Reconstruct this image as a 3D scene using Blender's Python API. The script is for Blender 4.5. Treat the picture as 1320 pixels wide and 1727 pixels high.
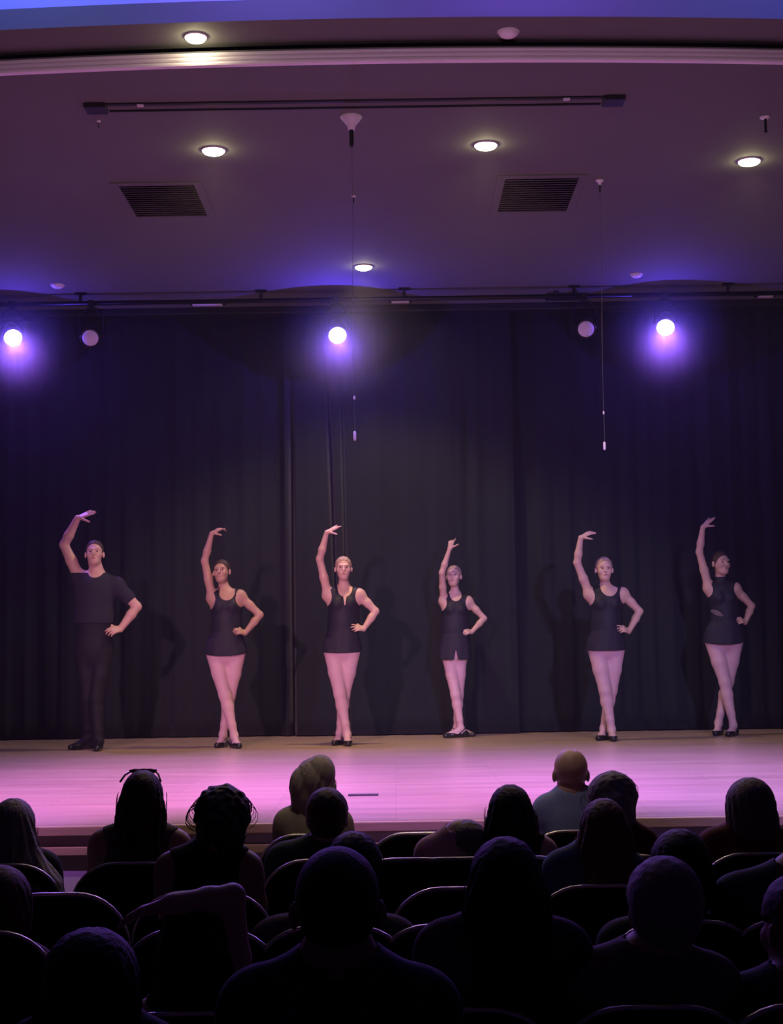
import bpy, math, random
import numpy as np
from mathutils import Vector, Matrix
C = bpy.context.scene
COL = C.collection
for o in list(bpy.data.objects): bpy.data.objects.remove(o)
random.seed(7)
PI = math.pi

# ------------------------------------------------------------------ camera
F = 2500.0; HC = 1.72; STAGE = 0.86
PITCH = math.atan(226/F); ROLL = math.radians(0.85)
cd = bpy.data.cameras.new('camera'); cam = bpy.data.objects.new('camera', cd); COL.objects.link(cam)
cd.sensor_fit = 'VERTICAL'; cd.sensor_height = 36; cd.sensor_width = 36; cd.lens = F/1727*36
cd.clip_start = 0.05; cd.clip_end = 100
CM = Matrix.Rotation(PI/2+PITCH, 3, 'X') @ Matrix.Rotation(-ROLL, 3, 'Z')
cam.matrix_world = Matrix.Translation((0, 0, HC)) @ CM.to_4x4()
C.camera = cam
C.view_settings.view_transform = 'Standard'; C.view_settings.look = 'None'
C.view_settings.gamma = 1; C.view_settings.use_curve_mapping = False
C.view_settings.exposure = 0.0
def ray(u, v): return CM @ Vector(((u-660)/F, -(v-863.5)/F, -1))
def onY(u, v, Y):
    r = ray(u, v); t = Y/r.y; return Vector((r.x*t, Y, HC+r.z*t))
def onZ(u, v, Z):
    r = ray(u, v); t = (Z-HC)/r.z; return Vector((r.x*t, r.y*t, Z))
CURT_Y = onZ(660, 1240, STAGE).y
CEIL = onY(660, 517, CURT_Y).z
EDGE_Y = onZ(660, 1384, STAGE).y
FASC_Y = onZ(660, 108, CEIL).y

# ------------------------------------------------------------------ world
w = bpy.data.worlds.new('world'); C.world = w; w.use_nodes = True
bg = w.node_tree.nodes['Background']; bg.inputs[0].default_value = (0.30, 0.18, 0.42, 1); bg.inputs[1].default_value = 0.004

# ------------------------------------------------------------------ lights
def light(name, kind, loc, target, color, power, size=0.1, angle=60, blend=0.5, parent=None):
    ld = bpy.data.lights.new(name, kind); ld.color = color; ld.energy = power
    if kind == 'SPOT': ld.spot_size = math.radians(angle); ld.spot_blend = blend; ld.shadow_soft_size = size
    if kind == 'AREA': ld.size = size
    o = bpy.data.objects.new(name, ld); COL.objects.link(o)
    o.location = loc
    o.rotation_euler = (Vector(target)-Vector(loc)).to_track_quat('-Z', 'Y').to_euler()
    if parent: o.parent = parent; o.location = Vector(loc)-parent.location
    return o
# front-of-house wash on the dancers (pink), hung high at both sides of the hall
light('front_wash', 'SPOT', (-3.6, 2.0, 4.6), (-1.3, 12.6, 1.7), (1.0, 0.48, 0.74), 2500, 0.12, 22, 0.8)
light('front_wash', 'SPOT', (3.6, 2.0, 4.6), (1.7, 12.6, 1.7), (0.50, 0.41, 1.0), 2300, 0.12, 22, 0.8)
# magenta and violet floor washes over the front of the stage
light('floor_wash', 'SPOT', (-2.2, 5.0, 5.9), (-1.9, 9.2, 0.86), (0.66, 0.20, 1.0), 4600, 0.1, 34, 1.0)
light('floor_wash', 'SPOT', (0.2, 5.0, 5.9), (0.1, 9.2, 0.86), (0.52, 0.15, 1.0), 4900, 0.1, 34, 1.0)
light('floor_wash', 'SPOT', (2.4, 5.0, 5.9), (2.0, 9.2, 0.86), (0.40, 0.18, 1.0), 5000, 0.1, 34, 1.0)
for x_ in (-2.4, 0.0, 2.4):  # added unseen warm spots that brighten the stage edge and nosing
    light('house_downlight', 'SPOT', (x_, 5.4, 6.5), (x_*1.1, 7.75, 0.86), (1.0, 0.76, 0.60), 230, 0.08, 36, 0.9)
# added unseen pink spot to brighten the moulding and the unlit lamps
light('hall_spill', 'SPOT', (0, 2.2, 3.8), (0, 9, 4.9), (0.96, 0.52, 0.80), 270, 0.2, 58, 0.7)
# blue wash on the proscenium header, hung close in front of it
for x_, c_, p_ in ((-3.4, (0.13, 0.20, 1.0), 140), (-2.0, (0.14, 0.21, 1.0), 170), (-0.6, (0.17, 0.14, 1.0), 270), (0.8, (0.19, 0.10, 1.0), 270), (2.2, (0.13, 0.14, 1.0), 190), (3.4, (0.12, 0.16, 1.0), 150)):
    light('header_wash', 'SPOT', (x_, 6.9, 6.35), (x_, 8.0, 5.35), c_, p_, 0.1, 72, 1.0)

# ------------------------------------------------------------------ materials
def mat(name, base, rough=0.6, metal=0.0, emit=None, es=0.0, var=0.0, vscale=8, stretch=None, bump=0.0, bscale=40, spec=None, sheen=0.0, trans=0.0, c2=None):
    m = bpy.data.materials.new(name); m.use_nodes = True; nt = m.node_tree; n = nt.nodes; l = nt.links
    b = n['Principled BSDF']; b.inputs['Base Color'].default_value = (*base, 1)
    b.inputs['Roughness'].default_value = rough; b.inputs['Metallic'].default_value = metal
    if spec is not None: b.inputs['Specular IOR Level'].default_value = spec
    if sheen: b.inputs['Sheen Weight'].default_value = sheen; b.inputs['Sheen Roughness'].default_value = 0.5
    if emit: b.inputs['Emission Color'].default_value = (*emit, 1); b.inputs['Emission Strength'].default_value = es
    tc = n.new('ShaderNodeTexCoord'); mp = n.new('ShaderNodeMapping'); l.new(tc.outputs['Object'], mp.inputs[0])
    if stretch: mp.inputs['Scale'].default_value = stretch
    if var or c2:
        nz = n.new('ShaderNodeTexNoise'); nz.inputs['Scale'].default_value = vscale; nz.inputs['Detail'].default_value = 5
        l.new(mp.outputs[0], nz.inputs[0])
        mx = n.new('ShaderNodeMix'); mx.data_type = 'RGBA'
        mx.inputs[6].default_value = (*[c*(1-var) for c in base], 1)
        mx.inputs[7].default_value = (*(c2 or [min(1, c*(1+var)) for c in base]), 1)
        l.new(nz.outputs[0], mx.inputs[0]); l.new(mx.outputs[2], b.inputs['Base Color'])
    if bump:
        nz = n.new('ShaderNodeTexNoise'); nz.inputs['Scale'].default_value = bscale; nz.inputs['Detail'].default_value = 4
        l.new(mp.outputs[0], nz.inputs[0]); bp = n.new('ShaderNodeBump'); bp.inputs['Strength'].default_value = bump
        bp.inputs['Distance'].default_value = 0.01
        l.new(nz.outputs[0], bp.inputs['Height']); l.new(bp.outputs[0], b.inputs['Normal'])
    return m
M = {}
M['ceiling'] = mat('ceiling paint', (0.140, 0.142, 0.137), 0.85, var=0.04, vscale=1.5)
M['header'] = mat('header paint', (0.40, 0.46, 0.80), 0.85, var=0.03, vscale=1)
M['mould'] = mat('moulding paint', (0.88, 0.82, 0.86), 0.5, var=0.05, vscale=2)
M['black'] = mat('matt black', (0.012, 0.012, 0.014), 0.6, var=0.2)
M['blackmetal'] = mat('black metal', (0.02, 0.02, 0.022), 0.35, 0.6, var=0.1)
M['white'] = mat('white enamel', (0.75, 0.72, 0.72), 0.4, var=0.03)
M['lensoff'] = mat('unlit frosted lens', (0.85, 0.78, 0.82), 0.35, var=0.03)
M['steel'] = mat('chair tube', (0.72, 0.72, 0.62), 0.36, 1.0, var=0.1)
M['vent'] = mat('vent metal', (0.10, 0.09, 0.11), 0.5, 0.2, var=0.1)
M['slot'] = mat('slot black', (0.01, 0.01, 0.012), 0.6, var=0.1)
M['hallfloor'] = mat('hall floor', (0.06, 0.045, 0.045), 0.7, var=0.3, vscale=14)
M['wall'] = mat('hall wall', (0.13, 0.11, 0.12), 0.85, var=0.08, vscale=3)
M['riser'] = mat('riser paint', (0.72, 0.68, 0.76), 0.55, var=0.08, vscale=4)
M['nosing'] = mat('oak nosing', (0.66, 0.47, 0.30), 0.4, var=0.25, vscale=6, stretch=(0.6, 8, 8))
M['seat'] = mat('chair vinyl', (0.012, 0.012, 0.016), 0.85, var=0.2, spec=0.15)
M['curtain'] = mat('black velour', (0.017, 0.0205, 0.023), 0.95, var=0.2, vscale=3, stretch=(3, 3, 0.25), sheen=0.12, bump=0.1, bscale=90, spec=0.1)
M['warmlens'] = mat('lit warm lens', (1, 1, 1), 0.5, emit=(1.0, 0.93, 0.74), es=14, var=0.01)
M['bluelens'] = mat('lit blue lens', (1, 1, 1), 0.5, emit=(0.5, 0.42, 1.0), es=30, var=0.01)

def floor_mat():
    m = bpy.data.materials.new('stage maple'); m.use_nodes = True; nt = m.node_tree; n = nt.nodes; l = nt.links
    b = n['Principled BSDF']
    tc = n.new('ShaderNodeTexCoord'); mp = n.new('ShaderNodeMapping'); l.new(tc.outputs['Object'], mp.inputs[0])
    br = n.new('ShaderNodeTexBrick'); l.new(mp.outputs[0], br.inputs[0])
    br.inputs['Color1'].default_value = (0.62, 0.46, 0.31, 1); br.inputs['Color2'].default_value = (0.53, 0.385, 0.26, 1)
    br.inputs['Mortar'].default_value = (0.22, 0.15, 0.09, 1); br.inputs['Scale'].default_value = 1
    br.inputs['Mortar Size'].default_value = 0.0015; br.inputs['Brick Width'].default_value = 1.3; br.inputs['Row Height'].default_value = 0.09
    mp2 = n.new('ShaderNodeMapping'); mp2.inputs['Scale'].default_value = (0.5, 7, 1); l.new(tc.outputs['Object'], mp2.inputs[0])
    nz = n.new('ShaderNodeTexNoise'); nz.inputs['Scale'].default_value = 3; nz.inputs['Detail'].default_value = 8; l.new(mp2.outputs[0], nz.inputs[0])
    rp = n.new('ShaderNodeValToRGB'); rp.color_ramp.elements[0].position = 0.3; rp.color_ramp.elements[0].color = (0.80, 0.785, 0.77, 1); rp.color_ramp.elements[1].position = 0.7
    l.new(nz.outputs[0], rp.inputs[0])
    mx = n.new('ShaderNodeMix'); mx.data_type = 'RGBA'; mx.blend_type = 'MULTIPLY'; mx.inputs[0].default_value = 1
    l.new(br.outputs[0], mx.inputs[6]); l.new(rp.outputs[0], mx.inputs[7]); l.new(mx.outputs[2], b.inputs['Base Color'])
    mr = n.new('ShaderNodeMapRange'); mr.inputs['To Min'].default_value = 0.27; mr.inputs['To Max'].default_value = 0.36
    l.new(nz.outputs[0], mr.inputs[0]); l.new(mr.outputs[0], b.inputs['Roughness'])
    return m
M['floor'] = floor_mat()

# ------------------------------------------------------------------ mesh helpers
class MB:
    def __init__(s): s.v = []; s.f = []
    def box(s, c, d, R=None):
        i = len(s.v); c = Vector(c)
        for z in (-1, 1):
            for y in (-1, 1):
                for x in (-1, 1):
                    p = Vector((x*d[0]/2, y*d[1]/2, z*d[2]/2))
                    if R: p = R @ p
                    s.v.append(c+p)
        for q in ((0, 2, 3, 1), (4, 5, 7, 6), (0, 1, 5, 4), (2, 6, 7, 3), (0, 4, 6, 2), (1, 3, 7, 5)): s.f.append([i+k for k in q])
        return s
    def tube(s, pts, r, n=10, closed=False):
        pts = [Vector(p) for p in pts]; m = len(pts); rs = r if isinstance(r, (list, tuple)) else [r]*m
        i0 = len(s.v); up = None
        for k, p in enumerate(pts):
            a = pts[(k-1) % m] if (k > 0 or closed) else p; b = pts[(k+1) % m] if (k < m-1 or closed) else p
            t = (b-a).normalized()
            if up is None:
                up = Vector((0, 0, 1)) if abs(t.z) < 0.9 else Vector((1, 0, 0))
            x = t.cross(up).normalized(); up = x.cross(t).normalized()
            for j in range(n):
                a_ = 2*PI*j/n; s.v.append(p+(x*math.cos(a_)+up*math.sin(a_))*rs[k])
        for k in range(m if closed else m-1):
            for j in range(n):
                a = i0+k*n; b = i0+((k+1) % m)*n; s.f.append([a+j, a+(j+1) % n, b+(j+1) % n, b+j])
        if not closed: s.f.append([i0+j for j in range(n)][::-1]); s.f.append([i0+(m-1)*n+j for j in range(n)])
        return s
    def lathe(s, c, prof, axis=(0, 0, 1), n=24):
        c = Vector(c); q = Vector(axis).normalized().to_track_quat('Z', 'Y'); i0 = len(s.v)
        for (r, z) in prof:
            for j in range(n):
                a = 2*PI*j/n; s.v.append(c+q @ Vector((r*math.cos(a), r*math.sin(a), z)))
        for k in range(len(prof)-1):
            for j in range(n):
                a = i0+k*n; b = a+n; s.f.append([a+j, a+(j+1) % n, b+(j+1) % n, b+j])
        s.f.append([i0+j for j in range(n)][::-1]); s.f.append([i0+(len(prof)-1)*n+j for j in range(n)])
        return s
    def build(s, name, m, parent=None, smooth=False, bevel=0):
        me = bpy.data.meshes.new(name); off = parent.location if (parent and parent.parent is None) else (parent.parent.location if parent else Vector((0, 0, 0)))
        me.from_pydata([tuple(Vector(v)-Vector(off)) for v in s.v], [], s.f); me.update()
        me.materials.append(m)
        o = bpy.data.objects.new(name, me); COL.objects.link(o)
        if parent: o.parent = parent
        if smooth: me.polygons.foreach_set('use_smooth', [True]*len(me.polygons))
        if bevel:
            b = o.modifiers.new('bevel', 'BEVEL'); b.width = bevel; b.segments = 2; b.limit_method = 'ANGLE'
        return o
def struct(o): o['kind'] = 'structure'; return o
def tag(o, label, cat, group=None):
    o['label'] = label; o['category'] = cat
    if group: o['group'] = group
    return o
def thing(name, label, cat, loc=(0, 0, 0), group=None):
    o = bpy.data.objects.new(name, None); COL.objects.link(o); o.location = loc; o.empty_display_size = 0.1
    return tag(o, label, cat, group)

# ------------------------------------------------------------------ the setting
HW = 7.0
struct(MB().box((0, 3.2, -0.05), (2*HW, 2*EDGE_Y-6.4+2*1.6, 0.1)).build('floor', M['hallfloor']))
SB = CURT_Y+0.6
st = MB().box((0, (EDGE_Y+0.02+SB)/2, STAGE/2-0.02+0.02), (2*HW, SB-EDGE_Y-0.02, STAGE-0.08)).build('stage_platform', M['riser']); struct(st)
struct(MB().box((0, (EDGE_Y+SB)/2, STAGE-0.0175), (2*HW, SB-EDGE_Y, 0.035)).build('stage_floor', M['floor']))
struct(MB().box((0, EDGE_Y-0.012, STAGE-0.026), (2*HW, 0.045, 0.05)).build('trim_1', M['nosing'], bevel=0.006))
struct(MB().box((0, EDGE_Y-0.004, STAGE-0.125), (2*HW, 0.03, 0.042)).build('trim_2', M['nosing'], bevel=0.004))
struct(MB().box((0, EDGE_Y-0.004, STAGE-0.42), (2*HW, 0.03, 0.042)).build('trim_3', M['nosing'], bevel=0.004))
# curved-plan strips for the ceiling front
def curved(name, m, y0, y1, z0, z1, bow=-0.10, prof=None):
    mb = MB(); N = 40; pf = prof or [(y0, z0), (y1, z0), (y1, z1), (y0, z1)]
    for k in range(N+1):
        x = -HW+2*HW*k/N; b = bow*(x/2.3)**2 if abs(x) < 4.6 else bow*4
        for (y, z) in pf: mb.v.append(Vector((x, y-(b-bow*0.25 if y < FASC_Y+0.3 else 0), z)))
    n = len(pf)
    for k in range(N):
        for j in range(n): a = k*n; mb.f.append([a+j, a+(j+1) % n, a+n+(j+1) % n, a+n+j])
    mb.f.append(list(range(n))); mb.f.append([N*n+j for j in range(n)][::-1])
    return struct(mb.build(name, m))
DROP = 0.105
SOFF = CEIL+DROP+0.02
SOFF_Y0 = onZ(660, 33, SOFF).y; SOFF_Y1 = onZ(660, 76, SOFF).y
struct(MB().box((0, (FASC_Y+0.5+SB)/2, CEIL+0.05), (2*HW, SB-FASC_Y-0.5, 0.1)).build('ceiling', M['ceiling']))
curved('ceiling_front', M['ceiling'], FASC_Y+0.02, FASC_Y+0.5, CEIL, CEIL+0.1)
pf = [(FASC_Y+0.02, CEIL), (FASC_Y+0.0, CEIL)]
z = CEIL
for k in range(3):
    pf += [(FASC_Y-0.012, z+0.003), (FASC_Y-0.016, z+0.012), (FASC_Y-0.012, z+0.022), (FASC_Y+0.004, z+0.025)]; z += 0.0275
pf += [(FASC_Y+0.02, z)]
curved('trim_4', M['mould'], 0, 0, 0, 0, prof=pf)
curved('trim_5', M['slot'], SOFF_Y1, FASC_Y+0.06, SOFF+0.05, SOFF+0.10)
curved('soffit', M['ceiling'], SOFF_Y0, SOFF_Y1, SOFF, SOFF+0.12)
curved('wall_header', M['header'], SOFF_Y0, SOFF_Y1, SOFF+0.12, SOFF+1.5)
HZ = SOFF+1.5
# fix the header's underside: its front face starts exactly at the soffit edge
struct(MB().box((0, 3.0, HZ+0.05), (2*HW, 12.4, 0.1)).build('ceiling_house', M['wall']))
struct(MB().box((-HW-0.05, SB/2-1.5, HZ/2), (0.1, SB+3, HZ)).build('wall_left', M['wall']))
struct(MB().box((HW+0.05, SB/2-1.5, HZ/2), (0.1, SB+3, HZ)).build('wall_right', M['wall']))
struct(MB().box((0, SB+0.05, HZ/2), (2*HW, 0.1, HZ)).build('wall_back', M['black']))
struct(MB().box((0, -3.05, HZ/2), (2*HW, 0.1, HZ)).build('wall_rear', M['wall']))

# ------------------------------------------------------------------ curtains
def curtain(x0, x1, y, label, seed, folds, deep=(), group='black backdrop curtain panels'):
    rs = np.random.RandomState(seed); nx = int((x1-x0)/(0.008 if deep else 0.02)); nz = 24
    zb, zt = STAGE+0.012, CEIL-0.07
    xs = np.linspace(x0, x1, nx)
    ph = np.cumsum(rs.uniform(0.6, 1.4, nx)); ph = ph/ph[-1]*folds*2*PI
    prof = 0.016*np.sin(ph)+0.005*np.sin(2.3*ph+1)+0.014*np.sin(0.37*ph)
    mb = MB()
    for k in range(nz+1):
        t = k/nz; z = zb+(zt-zb)*t
        for i, x in enumerate(xs):
            yy = y+prof[i]*(0.75+0.35*(1-t))+0.006*math.sin(9*t+ph[i]*0.7)
            for (dx, drift, dep, wd, top) in deep:
                if t < top: yy += dep*math.exp(-((x-(dx+drift*(t-0.5)))/wd)**2)*min(1, (top-t)*6)
            mb.v.append(Vector((x, yy, z)))
    for k in range(nz):
        for i in range(nx-1):
            a = k*nx+i; mb.f.append([a, a+1, a+nx+1, a+nx])
    o = mb.build('stage_curtain', M['curtain'], smooth=True)
    s = o.modifiers.new('solid', 'SOLIDIFY'); s.thickness = 0.004
    return tag(o, label, 'curtain', None)
X = lambda u: onY(u, 1000, CURT_Y).x
curtain(-6.5, X(490), CURT_Y+0.10, 'black velour curtain panel behind the man in black and the next dancer', 3, 26)
curtain(X(482), X(870), CURT_Y-0.02, 'black velour curtain panel in the middle, softly lit, with deep vertical folds', 5, 7,
        deep=[(X(493), 0.0, 0.16, 0.022, 0.88), (X(562), -0.12, 0.16, 0.020, 0.86), (X(582), -0.05, 0.11, 0.015, 0.86), (X(640), 0.03, -0.03, 0.16, 1.0), (X(790), 0.03, 0.06, 0.05, 0.9)])
curtain(X(860), 6.5, CURT_Y+0.10, 'black velour curtain panel behind the two dancers nearest the right edge', 11, 26)
tr = MB().box((0, CURT_Y+0.04, CEIL-0.035), (2*HW-0.6, 0.26, 0.07)).build('curtain_track', M['black'], bevel=0.008)
tag(tr, 'long black curtain track under the stage ceiling above the backdrop', 'curtain track')

# batten carrying the stage lamps
BY = CURT_Y-0.75; BZ = onY(569, 540, BY).z
bt = thing('lighting_pipe', 'long black lighting pipe hung below the rear of the stage ceiling', 'lighting pipe', (0, BY, BZ))
BZ = CEIL-0.10
MB().tube([(-6.2, BY, BZ), (6.2, BY, BZ)], 0.022, 12).build('pipe', M['blackmetal'], bt, True)
for x in (-5.0, -2.9, -1.2, 0.15, 1.75, 3.2, 5.2):
    MB().box((x, BY, (BZ+CEIL)/2+0.01), (0.03, 0.02, CEIL-BZ-0.02)).box((x, BY, CEIL-0.006), (0.10, 0.07, 0.012)).build('hanger', M['blackmetal'], bt)
def strip(u0, u1, v, label):
    a = onY(u0, v, CURT_Y-0.30); b = onY(u1, v, CURT_Y-0.30); c = (a+b)/2; zc = CEIL-0.02
    t = thing('strip_light', label, 'strip light', (c.x, CURT_Y-0.3, CEIL), 'unlit strip lamps above the backdrop')
    MB().box((c.x, c.y, CEIL-0.012), ((b-a).x+0.06, 0.09, 0.024)).build('housing', M['black'], t, bevel=0.004)
    MB().box((c.x, c.y-0.01, CEIL-0.030), ((b-a).x, 0.05, 0.014)).build('lens', M['lensoff'], t, bevel=0.004)
strip(325, 375, 525, 'slim unlit strip lamp on the ceiling edge, leftmost of three')
strip(660, 690, 521, 'slim unlit strip lamp on the ceiling edge, middle of three')
strip(1278, 1303, 509, 'slim unlit strip lamp on the ceiling edge, rightmost of three')
# clamp box on the ceiling by the right unlit lamp
cb = onZ(950, 497, CEIL)
t = thing('junction_box', 'flat black junction box with two clips on the ceiling above the right unlit lamp', 'junction box', cb)
MB().box((cb.x, cb.y, CEIL-0.02), (0.34, 0.16, 0.04)).build('box', M['black'], t, bevel=0.004)
for dx in (-0.09, 0.09): MB().box((cb.x+dx, cb.y-0.13, CEIL-0.014), (0.05, 0.10, 0.028)).build('clip', M['black'], t, bevel=0.003)

# ------------------------------------------------------------------ stage lamps
def puff_mat(c, dens):  # scatter falling off outwards, imitates lens bloom around a lamp
    vm = bpy.data.materials.new('lamp haze'); vm.use_nodes = True; nt = vm.node_tree; L = nt.links.new
    for n_ in list(nt.nodes):
        if n_.type != 'OUTPUT_MATERIAL': nt.nodes.remove(n_)
    tc = nt.nodes.new('ShaderNodeTexCoord'); vs = nt.nodes.new('ShaderNodeVectorMath'); vs.operation = 'SUBTRACT'; vs.inputs[1].default_value = tuple(c)
    ln = nt.nodes.new('ShaderNodeVectorMath'); ln.operation = 'LENGTH'; mr = nt.nodes.new('ShaderNodeMapRange'); mr.interpolation_type = 'SMOOTHSTEP'
    mr.inputs['From Min'].default_value = 0.0; mr.inputs['From Max'].default_value = 0.70; mr.inputs['To Min'].default_value = dens; mr.inputs['To Max'].default_value = 0
    v = nt.nodes.new('ShaderNodeVolumeScatter'); v.inputs['Anisotropy'].default_value = 0.0
    L(tc.outputs['Object'], vs.inputs[0]); L(vs.outputs[0], ln.inputs[0]); L(ln.outputs['Value'], mr.inputs[0]); L(mr.outputs[0], v.inputs['Density'])
    L(v.outputs[0], nt.nodes['Material Output'].inputs['Volume']); return vm
def par(u, v, lit, label, group, aim=None, power=0, col=(0.3, 0.22, 1)):
    p = onY(u, v, BY-0.10)
    t = thing('par_lamp', label, 'stage lamp', (p.x, p.y, p.z), group)
    d = (Vector(aim)-p).normalized() if aim else Vector((-p.x*0.03, -1, -0.45)).normalized()
    b = p-d*0.20
    MB().lathe(p, [(0.02, -0.26), (0.055, -0.25), (0.062, -0.20), (0.092, -0.10), (0.095, 0.0), (0.086, 0.004), (0.084, -0.012), (0.02, -0.012)], d).build('can', M['blackmetal'], t, True); can_ = t.children[-1]
    MB().lathe(p, [(0.001, -0.008), (0.080, -0.008), (0.074, 0.004), (0.05, 0.010), (0.001, 0.013)], d).build('lens', M['bluelens'] if lit else M['lensoff'], can_, True)
    side = d.cross(Vector((0, 0, 1))).normalized(); mid = p-d*0.12
    top = Vector((mid.x, BY, BZ))
    MB().tube([mid+side*0.10, mid+side*0.108+(top-mid)*0.55, top-Vector((0, 0, .05))+side*0.04, top-Vector((0, 0, .05))-side*0.04, mid-side*0.108+(top-mid)*0.55, mid-side*0.10], 0.008, 8).build('yoke', M['blackmetal'], t)
    MB().box(top-Vector((0, 0, 0.012)), (0.05, 0.06, 0.075)).build('clamp', M['blackmetal'], t, bevel=0.004)
    for sgn in (-1, 1): MB().lathe(mid+side*sgn*0.098, [(0.016, -0.004), (0.016, 0.018), (0.008, 0.022)], side*sgn, 12).build('knob', M['blackmetal'], t)
    if lit:
        light('lamp_glow', 'SPOT', tuple(p+d*0.03), tuple(p+d), col, power, 0.06, 95, 0.8, t)
        light('led', 'POINT', tuple(p+d*0.07), tuple(p+d), (0.11, 0.055, 1.0), 46 if abs(p.x) < 1 else 26, 0.05, parent=t)  # added unseen point, lights the halo ball from all sides
        mb = MB(); mb.lathe(p+d*0.07, [(0.72*math.sin(k*PI/12)+0.0005, -0.72*math.cos(k*PI/12)) for k in range(13)], (0, 0, 1), 20)
        mb.v = [Vector((v_.x, min(v_.y, CURT_Y-0.13), min(v_.z, CEIL-0.045))) for v_ in mb.v]; h_ = mb.build('lamp_haze', puff_mat(d*0.07, 0.16 if abs(p.x) < 1 else 0.34), t); h_['kind'] = 'stuff'  # added scatter ball in place of the lens halo
    return t
for u, v, lab, ax in ((22, 570, 'glowing blue-violet stage lamp at the far left of the pipe', -1.6), (569, 566, 'glowing blue-violet stage lamp near the middle of the pipe', 0.0), (1122, 553, 'glowing blue-violet stage lamp at the right of the pipe', 1.6)):
    par(u, v, True, lab, 'blue stage lamps on the pipe', (ax, 8.8, STAGE), 360, (0.34, 0.12, 1))
par(152, 570, False, 'unlit pinkish stage lamp beside the far left blue lamp', 'unlit stage lamps on the pipe')
par(988, 555, False, 'unlit pinkish stage lamp left of the right blue lamp', 'unlit stage lamps on the pipe')

# ------------------------------------------------------------------ recessed downlights
def downlight(u, v, lit, label, zc=None, r=0.075, power=60):
    zc = CEIL if zc is None else zc
    p = onZ(u, v, zc-0.01)
    t = thing('downlight', label, 'ceiling light', (p.x, p.y, zc), 'round ceiling downlights')
    c = (p.x, p.y, zc)
    MB().lathe(c, [(r*0.8, 0.0), (r*1.10, 0.0), (r*1.12, -0.003), (r*1.06, -0.008), (r*1.01, -0.010), (r*0.9, -0.004)], n=32).build('trim_ring', M['white'], t, True)
    MB().lathe(c, [(r*1.0, -0.003), (r*1.0, -0.012), (r*0.85, -0.024), (r*0.5, -0.034), (0.001, -0.037)], n=32).build('lens', M['warmlens'] if lit else M['lensoff'], t, True)
    if lit: light('bulb', 'POINT', (p.x, p.y, zc-0.060), (p.x, p.y, 0), (1.0, 0.86, 0.42), 1.1, 0.03, parent=t)  # added point below the lens, puts a bloom-like glow on the ceiling
    if lit: light('lamp_glow', 'SPOT', (p.x, p.y, zc-0.04), (p.x, p.y-0.05, 0), (1.0, 0.72, 0.36), power, 0.05, 122, 0.45, t)
downlight(330, 64, True, 'lit round downlight in the narrow soffit in front of the pink moulding', SOFF, 0.06, 22)
downlight(857, 56, False, 'unlit round downlight in the narrow soffit in front of the pink moulding', SOFF, 0.058)
downlight(360, 255, True, 'lit round downlight just above the left ceiling vent', power=130)
downlight(819, 246, True, 'lit round downlight just above the right ceiling vent', power=130)
downlight(1263, 273, True, 'lit round downlight near the right edge of the ceiling', power=100)
downlight(613, 451, True, 'lit round downlight nearest the curtain, above the middle blue lamp', power=320)
downlight(97, 482, False, 'unlit round downlight above the far left blue lamp', r=0.06)
downlight(1073, 464, False, 'unlit round downlight above the right blue lamp', r=0.055)

# vents
def vent(us, label):
    P = [onZ(u, v, CEIL) for u, v in us]
    x0 = (P[0].x+P[3].x)/2; x1 = (P[1].x+P[2].x)/2; y1 = max(P[0].y, P[1].y, P[2].y, P[3].y); y0 = min(p.y for p in P)
    cx, cy, wx, wy = (x0+x1)/2, (y0+y1)/2, x1-x0, y1-y0
    t = thing('ceiling_vent', label, 'vent', (cx, cy, CEIL), 'square ceiling vents')
    f = MB()
    for sx in (-1, 1): f.box((cx+sx*(wx/2+0.03), cy, CEIL-0.006), (0.06, wy+0.12, 0.012))
    for sy in (-1, 1): f.box((cx, cy+sy*(wy/2+0.03), CEIL-0.006), (wx, 0.06, 0.012))
    f.build('frame', M['ceiling'], t, bevel=0.003)
    MB().box((cx, cy, CEIL-0.002), (wx, wy, 0.004)).build('backing', M['vent'], t)
    s = MB()
    for k in range(15):
        s.box((cx, cy-wy/2+wy*(k+0.5)/15, CEIL-0.010), (wx-0.004, 0.026, 0.003), Matrix.Rotation(math.radians(35), 3, 'X'))
    s.build('slats', M['vent'], t)
vent([(212, 312), (332, 310), (345, 362), (220, 364)], 'dark slatted square vent in the stage ceiling, left one')
vent([(852, 302), (972, 298), (958, 354), (838, 355)], 'dark slatted square vent in the stage ceiling, right one')

# projection screen slot
a = onZ(165, 175, CEIL); b = onZ(1030, 163, CEIL); yy = (a.y+b.y)/2
t = thing('screen_housing', 'long thin black screen housing across the stage ceiling', 'screen housing', ((a.x+b.x)/2, yy, CEIL))
MB().box(((a.x+b.x)/2, yy, CEIL-0.006), (b.x-a.x, 0.030, 0.012)).build('slot', M['slot'], t, bevel=0.003)
MB().box(((a.x+b.x)/2, yy+0.11, CEIL-0.005), (b.x-a.x-0.1, 0.014, 0.010)).build('flap', M['slot'], t)
for s, x in ((-1, a.x-0.02), (1, b.x+0.02)): MB().box((x, yy+0.035, CEIL-0.016), (0.13, 0.13, 0.032)).build('end_cap', M['slot'], t, bevel=0.004)
for u in (235, 953):
    c = onZ(u, 170, CEIL); MB().box((c.x, yy-0.005, CEIL-0.016), (0.04, 0.03, 0.010)).build('clip', M['white'], t, bevel=0.002)

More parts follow.
